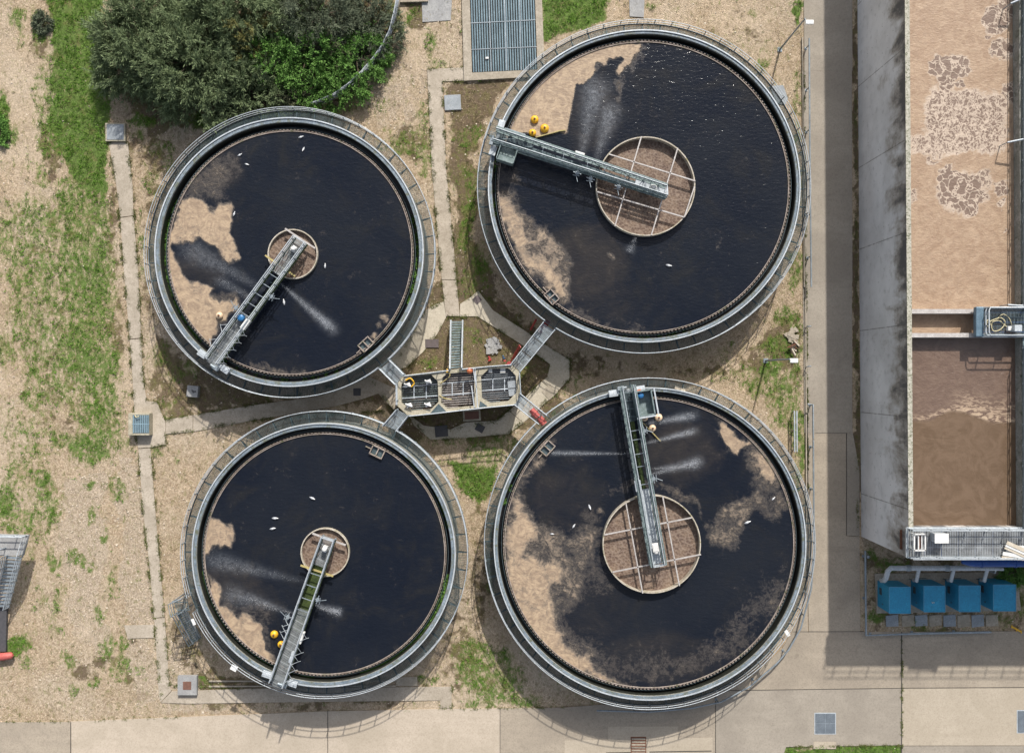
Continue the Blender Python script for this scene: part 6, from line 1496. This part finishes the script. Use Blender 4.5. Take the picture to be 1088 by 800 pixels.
# ground cover: weeds, tufts and straw, one object for each kind
def in_poly(px, py, polys):
    m_ = np.zeros(px.shape, bool)
    for pl in polys: m_ |= sdf(px, py, pl) > 0
    return m_
PAVED = [[(116, 152), (136, 152), (141, 198), (147, 290), (152, 400), (156, 426), (168, 427), (176, 446), (272, 430), (392, 400), (419, 436), (272, 446), (176, 461), (176, 472), (161, 475), (170, 600), (180, 728), (270, 731), (480, 729), (480, 752), (468, 752), (467, 744), (172, 746), (164, 657), (152, 540), (143, 440), (138, 360), (124, 198)],
         [(454, 74), (495, 72), (496, 86), (470, 87), (474, 180), (485, 297), (488, 323), (500, 316), (508, 309), (557, 351), (605, 382), (605, 403), (540, 461), (495, 465), (457, 467), (434, 440), (479, 456), (528, 447), (582, 400), (584, 387), (551, 364), (507, 336), (475, 337), (450, 373), (432, 390), (416, 396), (452, 330), (472, 321), (464, 240)],
         [(0, 767), (600, 751), (760, 733), (850, 655), (853, -50), (913, -50), (920, 676), (1400, 671), (1400, 791), (960, 792), (835, 793), (800, 850), (0, 850)], [(-100, 767), (0, 767), (0, 850), (-100, 850)],
         [(489, -80), (575, -80), (579, 86), (493, 86)], [(912, -80), (1400, -80), (1400, 600), (965, 592), (914, 570)], [(928, 609), (1084, 607), (1084, 648), (930, 651)], [(-60, 560), (30, 566), (10, 646), (6, 692), (-60, 694)]]
def on_tank(x, y, mrg=0.0):
    m_ = np.zeros(x.shape, bool)
    for T in TANKS.values(): m_ |= np.hypot(x - T['w'][0], y - T['w'][1]) < T['wo'] + mrg
    return m_
def cover(name, n, prob, mat, label, nb, ln, wd, spread=.07, z=0.0, up=1.0):
    x = rng.uniform(-47, 47, n); y = rng.uniform(-35, 35, n); px = 544 + x * PPM; py = 400 - y * PPM
    k = rng.random(n) < prob(px, py, x, y); k &= ~on_tank(x, y) & ~in_poly(px, py, PAVED); x, y = x[k], y[k]; m_ = len(x)
    b = np.repeat(np.stack([x, y, np.full(m_, z)], 1), nb, 0); b[:, :2] += rng.normal(size=(m_ * nb, 2)) * spread
    d = rng.normal(size=(m_ * nb, 3)); d[:, 2] = np.abs(d[:, 2]) * .6 + up
    L = ln * (.5 + rng.random(m_ * nb)); sc_ = np.repeat(.6 + .9 * rng.random(m_), nb); L *= sc_
    v, q = blades(b, d, L, wd * (.6 + .8 * rng.random(m_ * nb)))
    o = np_mesh(name, v, q, M[mat]); tag(o, label, name.replace('_', ' '), None, 'stuff'); return m_
def lumpy(px, py, s, seed):
    r_ = np.random.default_rng(seed); f = np.zeros(px.shape)
    for k in range(14):
        a = r_.random() * 6.28; fr = s * (.6 + 1.6 * r_.random()); f += np.sin((px * math.cos(a) + py * math.sin(a)) * fr + r_.random() * 6.28)
    return f / 3.6
def p_grass(px, py, x, y):
    g_ = grass_amount(px, py); return np.clip((g_ + .22 * lumpy(px, py, .2, 1) + .16 * lumpy(px * 1.4, py * .8, .7, 2) - .44) * 2.0, 0.0, 1)
def p_dull(px, py, x, y):
    g_ = grass_amount(px, py); s_ = np.maximum(poly_field(px, py, SOIL_POLY), blob_field(px, py, SOIL_BLOB))
    return np.clip((.75 * g_ + .5 * s_ + .30 * lumpy(px, py, .2, 4) - .40) * 1.1, 0.05, .8)
def p_dry(px, py, x, y):
    s_ = np.maximum(poly_field(px, py, SOIL_POLY), blob_field(px, py, SOIL_BLOB)); g_ = grass_amount(px, py)
    return np.clip((s_ * .6 + .25 * lumpy(px, py, .15, 7) + .1 - g_ * .3), 0.05, .8) * np.where(px < 130, .5, 1)
n1 = cover('green_weeds', 150000, p_grass, 'grass', 'bright green grass and weeds growing in patches over the gravel', 7, .17, .032, .07)
n2 = cover('olive_weeds', 60000, p_dull, 'grass_dull', 'dull olive weeds thinly scattered over soil and gravel', 6, .13, .028, .06)
n3 = cover('dry_straw', 60000, p_dry, 'grass_dry', 'dry straw coloured grass lying over the soil between the tanks', 5, .18, .018, .09, up=.25)
# weeds in joints
jt = []
for (a, b_, n) in (((958, 680), (958, 795), 260), ((0, 766.5), (75, 765.5), 60), ((100, 764.5), (200, 761), 70), ((480, 752.5), (600, 751), 160), ((854, 60), (856, 305), 350), ((856, 306), (858, 520), 900), ((908, 0), (911, 560), 600), ((835, 792.5), (957, 791), 250), ((803, 740), (803.01, 741), 1)):
    t_ = rng.random(n); t_ = t_[(np.sin(t_ * 23 + n) + np.sin(t_ * 57 + 2) + rng.normal(size=n) * .7) > -.1]; n = len(t_); jt.append(np.stack([a[0] + (b_[0] - a[0]) * t_ + rng.normal(size=n) * .5, a[1] + (b_[1] - a[1]) * t_ + rng.normal(size=n) * .5], 1))
jt = np.concatenate(jt); x = (jt[:, 0] - 544) / PPM; y = (400 - jt[:, 1]) / PPM
b = np.repeat(np.stack([x, y, np.full(len(x), .05)], 1), 6, 0); b[:, :2] += rng.normal(size=(len(b), 2)) * .05; d = rng.normal(size=(len(b), 3)); d[:, 2] = np.abs(d[:, 2]) + .5
v, q = blades(b, d, .13 * (.4 + rng.random(len(b))), .03 * (.6 + rng.random(len(b)))); tag(np_mesh('joint_weeds', v, q, M['grass_dull']), 'thin weeds growing in paving joints and along road edges', 'joint weeds', None, 'stuff')
# green weed tufts rooted in the outlet channels
bb = []
for key, spans in {'nw': [(2.7, 3.9, 90), (5.9, 6.6, 60), (4.0, 5.5, 30)], 'sw': [(3.3, 4.6, 200), (5.0, 6.1, 320), (0.2, .9, 50)], 'ne': [(4.4, 5.0, 25), (2.9, 3.4, 15)], 'se': [(2.6, 2.9, 10)]}.items():
    T = TANKS[key]
    for a0, a1, n in spans:
        a = a0 + (a1 - a0) * rng.random(n) ** 1.0; r_ = T['L'] + .35 + .25 * rng.random(n); bb.append(np.stack([T['w'][0] + r_ * np.cos(a), T['w'][1] + r_ * np.sin(a), np.full(n, 3.45)], 1))
bb = np.concatenate(bb); b = np.repeat(bb, 14, 0); b[:, :2] += rng.normal(size=(len(b), 2)) * .09; d = rng.normal(size=(len(b), 3)); d[:, 2] = np.abs(d[:, 2]) + .3
v, q = blades(b, d, .2 * (.4 + rng.random(len(b))), .06 * (.6 + rng.random(len(b)))); tag(np_mesh('channel_weeds', v, q, M['leaf_green']), 'green weeds and moss growing in the outlet channels of the round tanks', 'channel weeds', None, 'stuff')
# weeds and dirt creeping over the edges of the paths
ex = []
for pl in PAVED[:2]:
    for (x0, y0), (x1, y1) in zip(pl, pl[1:] + pl[:1]):
        L = math.hypot(x1 - x0, y1 - y0)
        if L > 140 and abs(x1 - x0) > 60 and y0 > 725: continue
        n = int(L * 3.0); t_ = rng.random(n); t_ = t_[(np.sin(t_ * L * .16 + x0) + np.sin(t_ * L * .37 + y0) + rng.normal(size=n) * .6) > .2]
        ex.append(np.stack([x0 + (x1 - x0) * t_ + rng.normal(size=len(t_)) * .9, y0 + (y1 - y0) * t_ + rng.normal(size=len(t_)) * .9], 1))
ex = np.concatenate(ex); x = (ex[:, 0] - 544) / PPM; y = (400 - ex[:, 1]) / PPM; k = ~on_tank(x, y, .1); x, y = x[k], y[k]
b = np.repeat(np.stack([x, y, np.full(len(x), .03)], 1), 6, 0); b[:, :2] += rng.normal(size=(len(b), 2)) * .06; d = rng.normal(size=(len(b), 3)); d[:, 2] = np.abs(d[:, 2]) + .4
v, q = blades(b, d, .14 * (.4 + rng.random(len(b))), .03 * (.6 + rng.random(len(b)))); tag(np_mesh('edge_weeds', v, q, M['grass_dull']), 'olive weeds creeping over the edges of the narrow paths', 'edge weeds', None, 'stuff')
# loose stones
n = 42000; x = rng.uniform(-47, 47, n); y = rng.uniform(-35, 35, n); px = 544 + x * PPM; py = 400 - y * PPM
pp = np.clip(.25 + .75 * poly_field(px, py, PALE_POLY) - .3 * grass_amount(px, py), 0.03, 1); k = (rng.random(n) < pp) & ~on_tank(x, y) & ~in_poly(px, py, PAVED); x, y = x[k], y[k]; n = len(x)
s = .035 + .055 * rng.random(n) ** 2; oct_ = np.array([(1, 0, 0), (0, 1, 0), (-1, 0, 0), (0, -1, 0), (0, 0, .7), (0, 0, -.7)]); a = rng.random(n) * 6.28
v = oct_[None] * s[:, None, None] * (1 + .3 * rng.normal(size=(n, 6, 1))); ca, sa = np.cos(a)[:, None], np.sin(a)[:, None]; vx = v[..., 0] * ca - v[..., 1] * sa; vy = v[..., 0] * sa + v[..., 1] * ca
v = np.stack([vx + x[:, None], vy + y[:, None], v[..., 2] + .01], -1).reshape(-1, 3); f = np.array([(0, 1, 4), (1, 2, 4), (2, 3, 4), (3, 0, 4)])
q = (np.arange(n)[:, None, None] * 6 + f[None]).reshape(-1, 3)
m_ = bpy.data.materials.new('loose_stone'); nt, nn_, l, b_ = nodes(m_); pos = coords(nt); vv = nt.nodes.new('ShaderNodeTexVoronoi'); l.new(pos, vv.inputs['Vector']); vv.inputs['Scale'].default_value = 5; sp = nt.nodes.new('ShaderNodeSeparateColor'); l.new(vv.outputs['Color'], sp.inputs[0])
l.new(mixc(nt, sp.outputs[0], (0.62, 0.54, 0.43), (0.30, 0.24, 0.17)), b_.inputs['Base Color']); b_.inputs['Roughness'].default_value = .9
tag(np_mesh('loose_stones', v, q, m_), 'pale loose stones scattered over the dry ground', 'stones', None, 'stuff')
print('tufts', n1, n2, n3, 'stones', n, 'objects', len(bpy.data.objects))
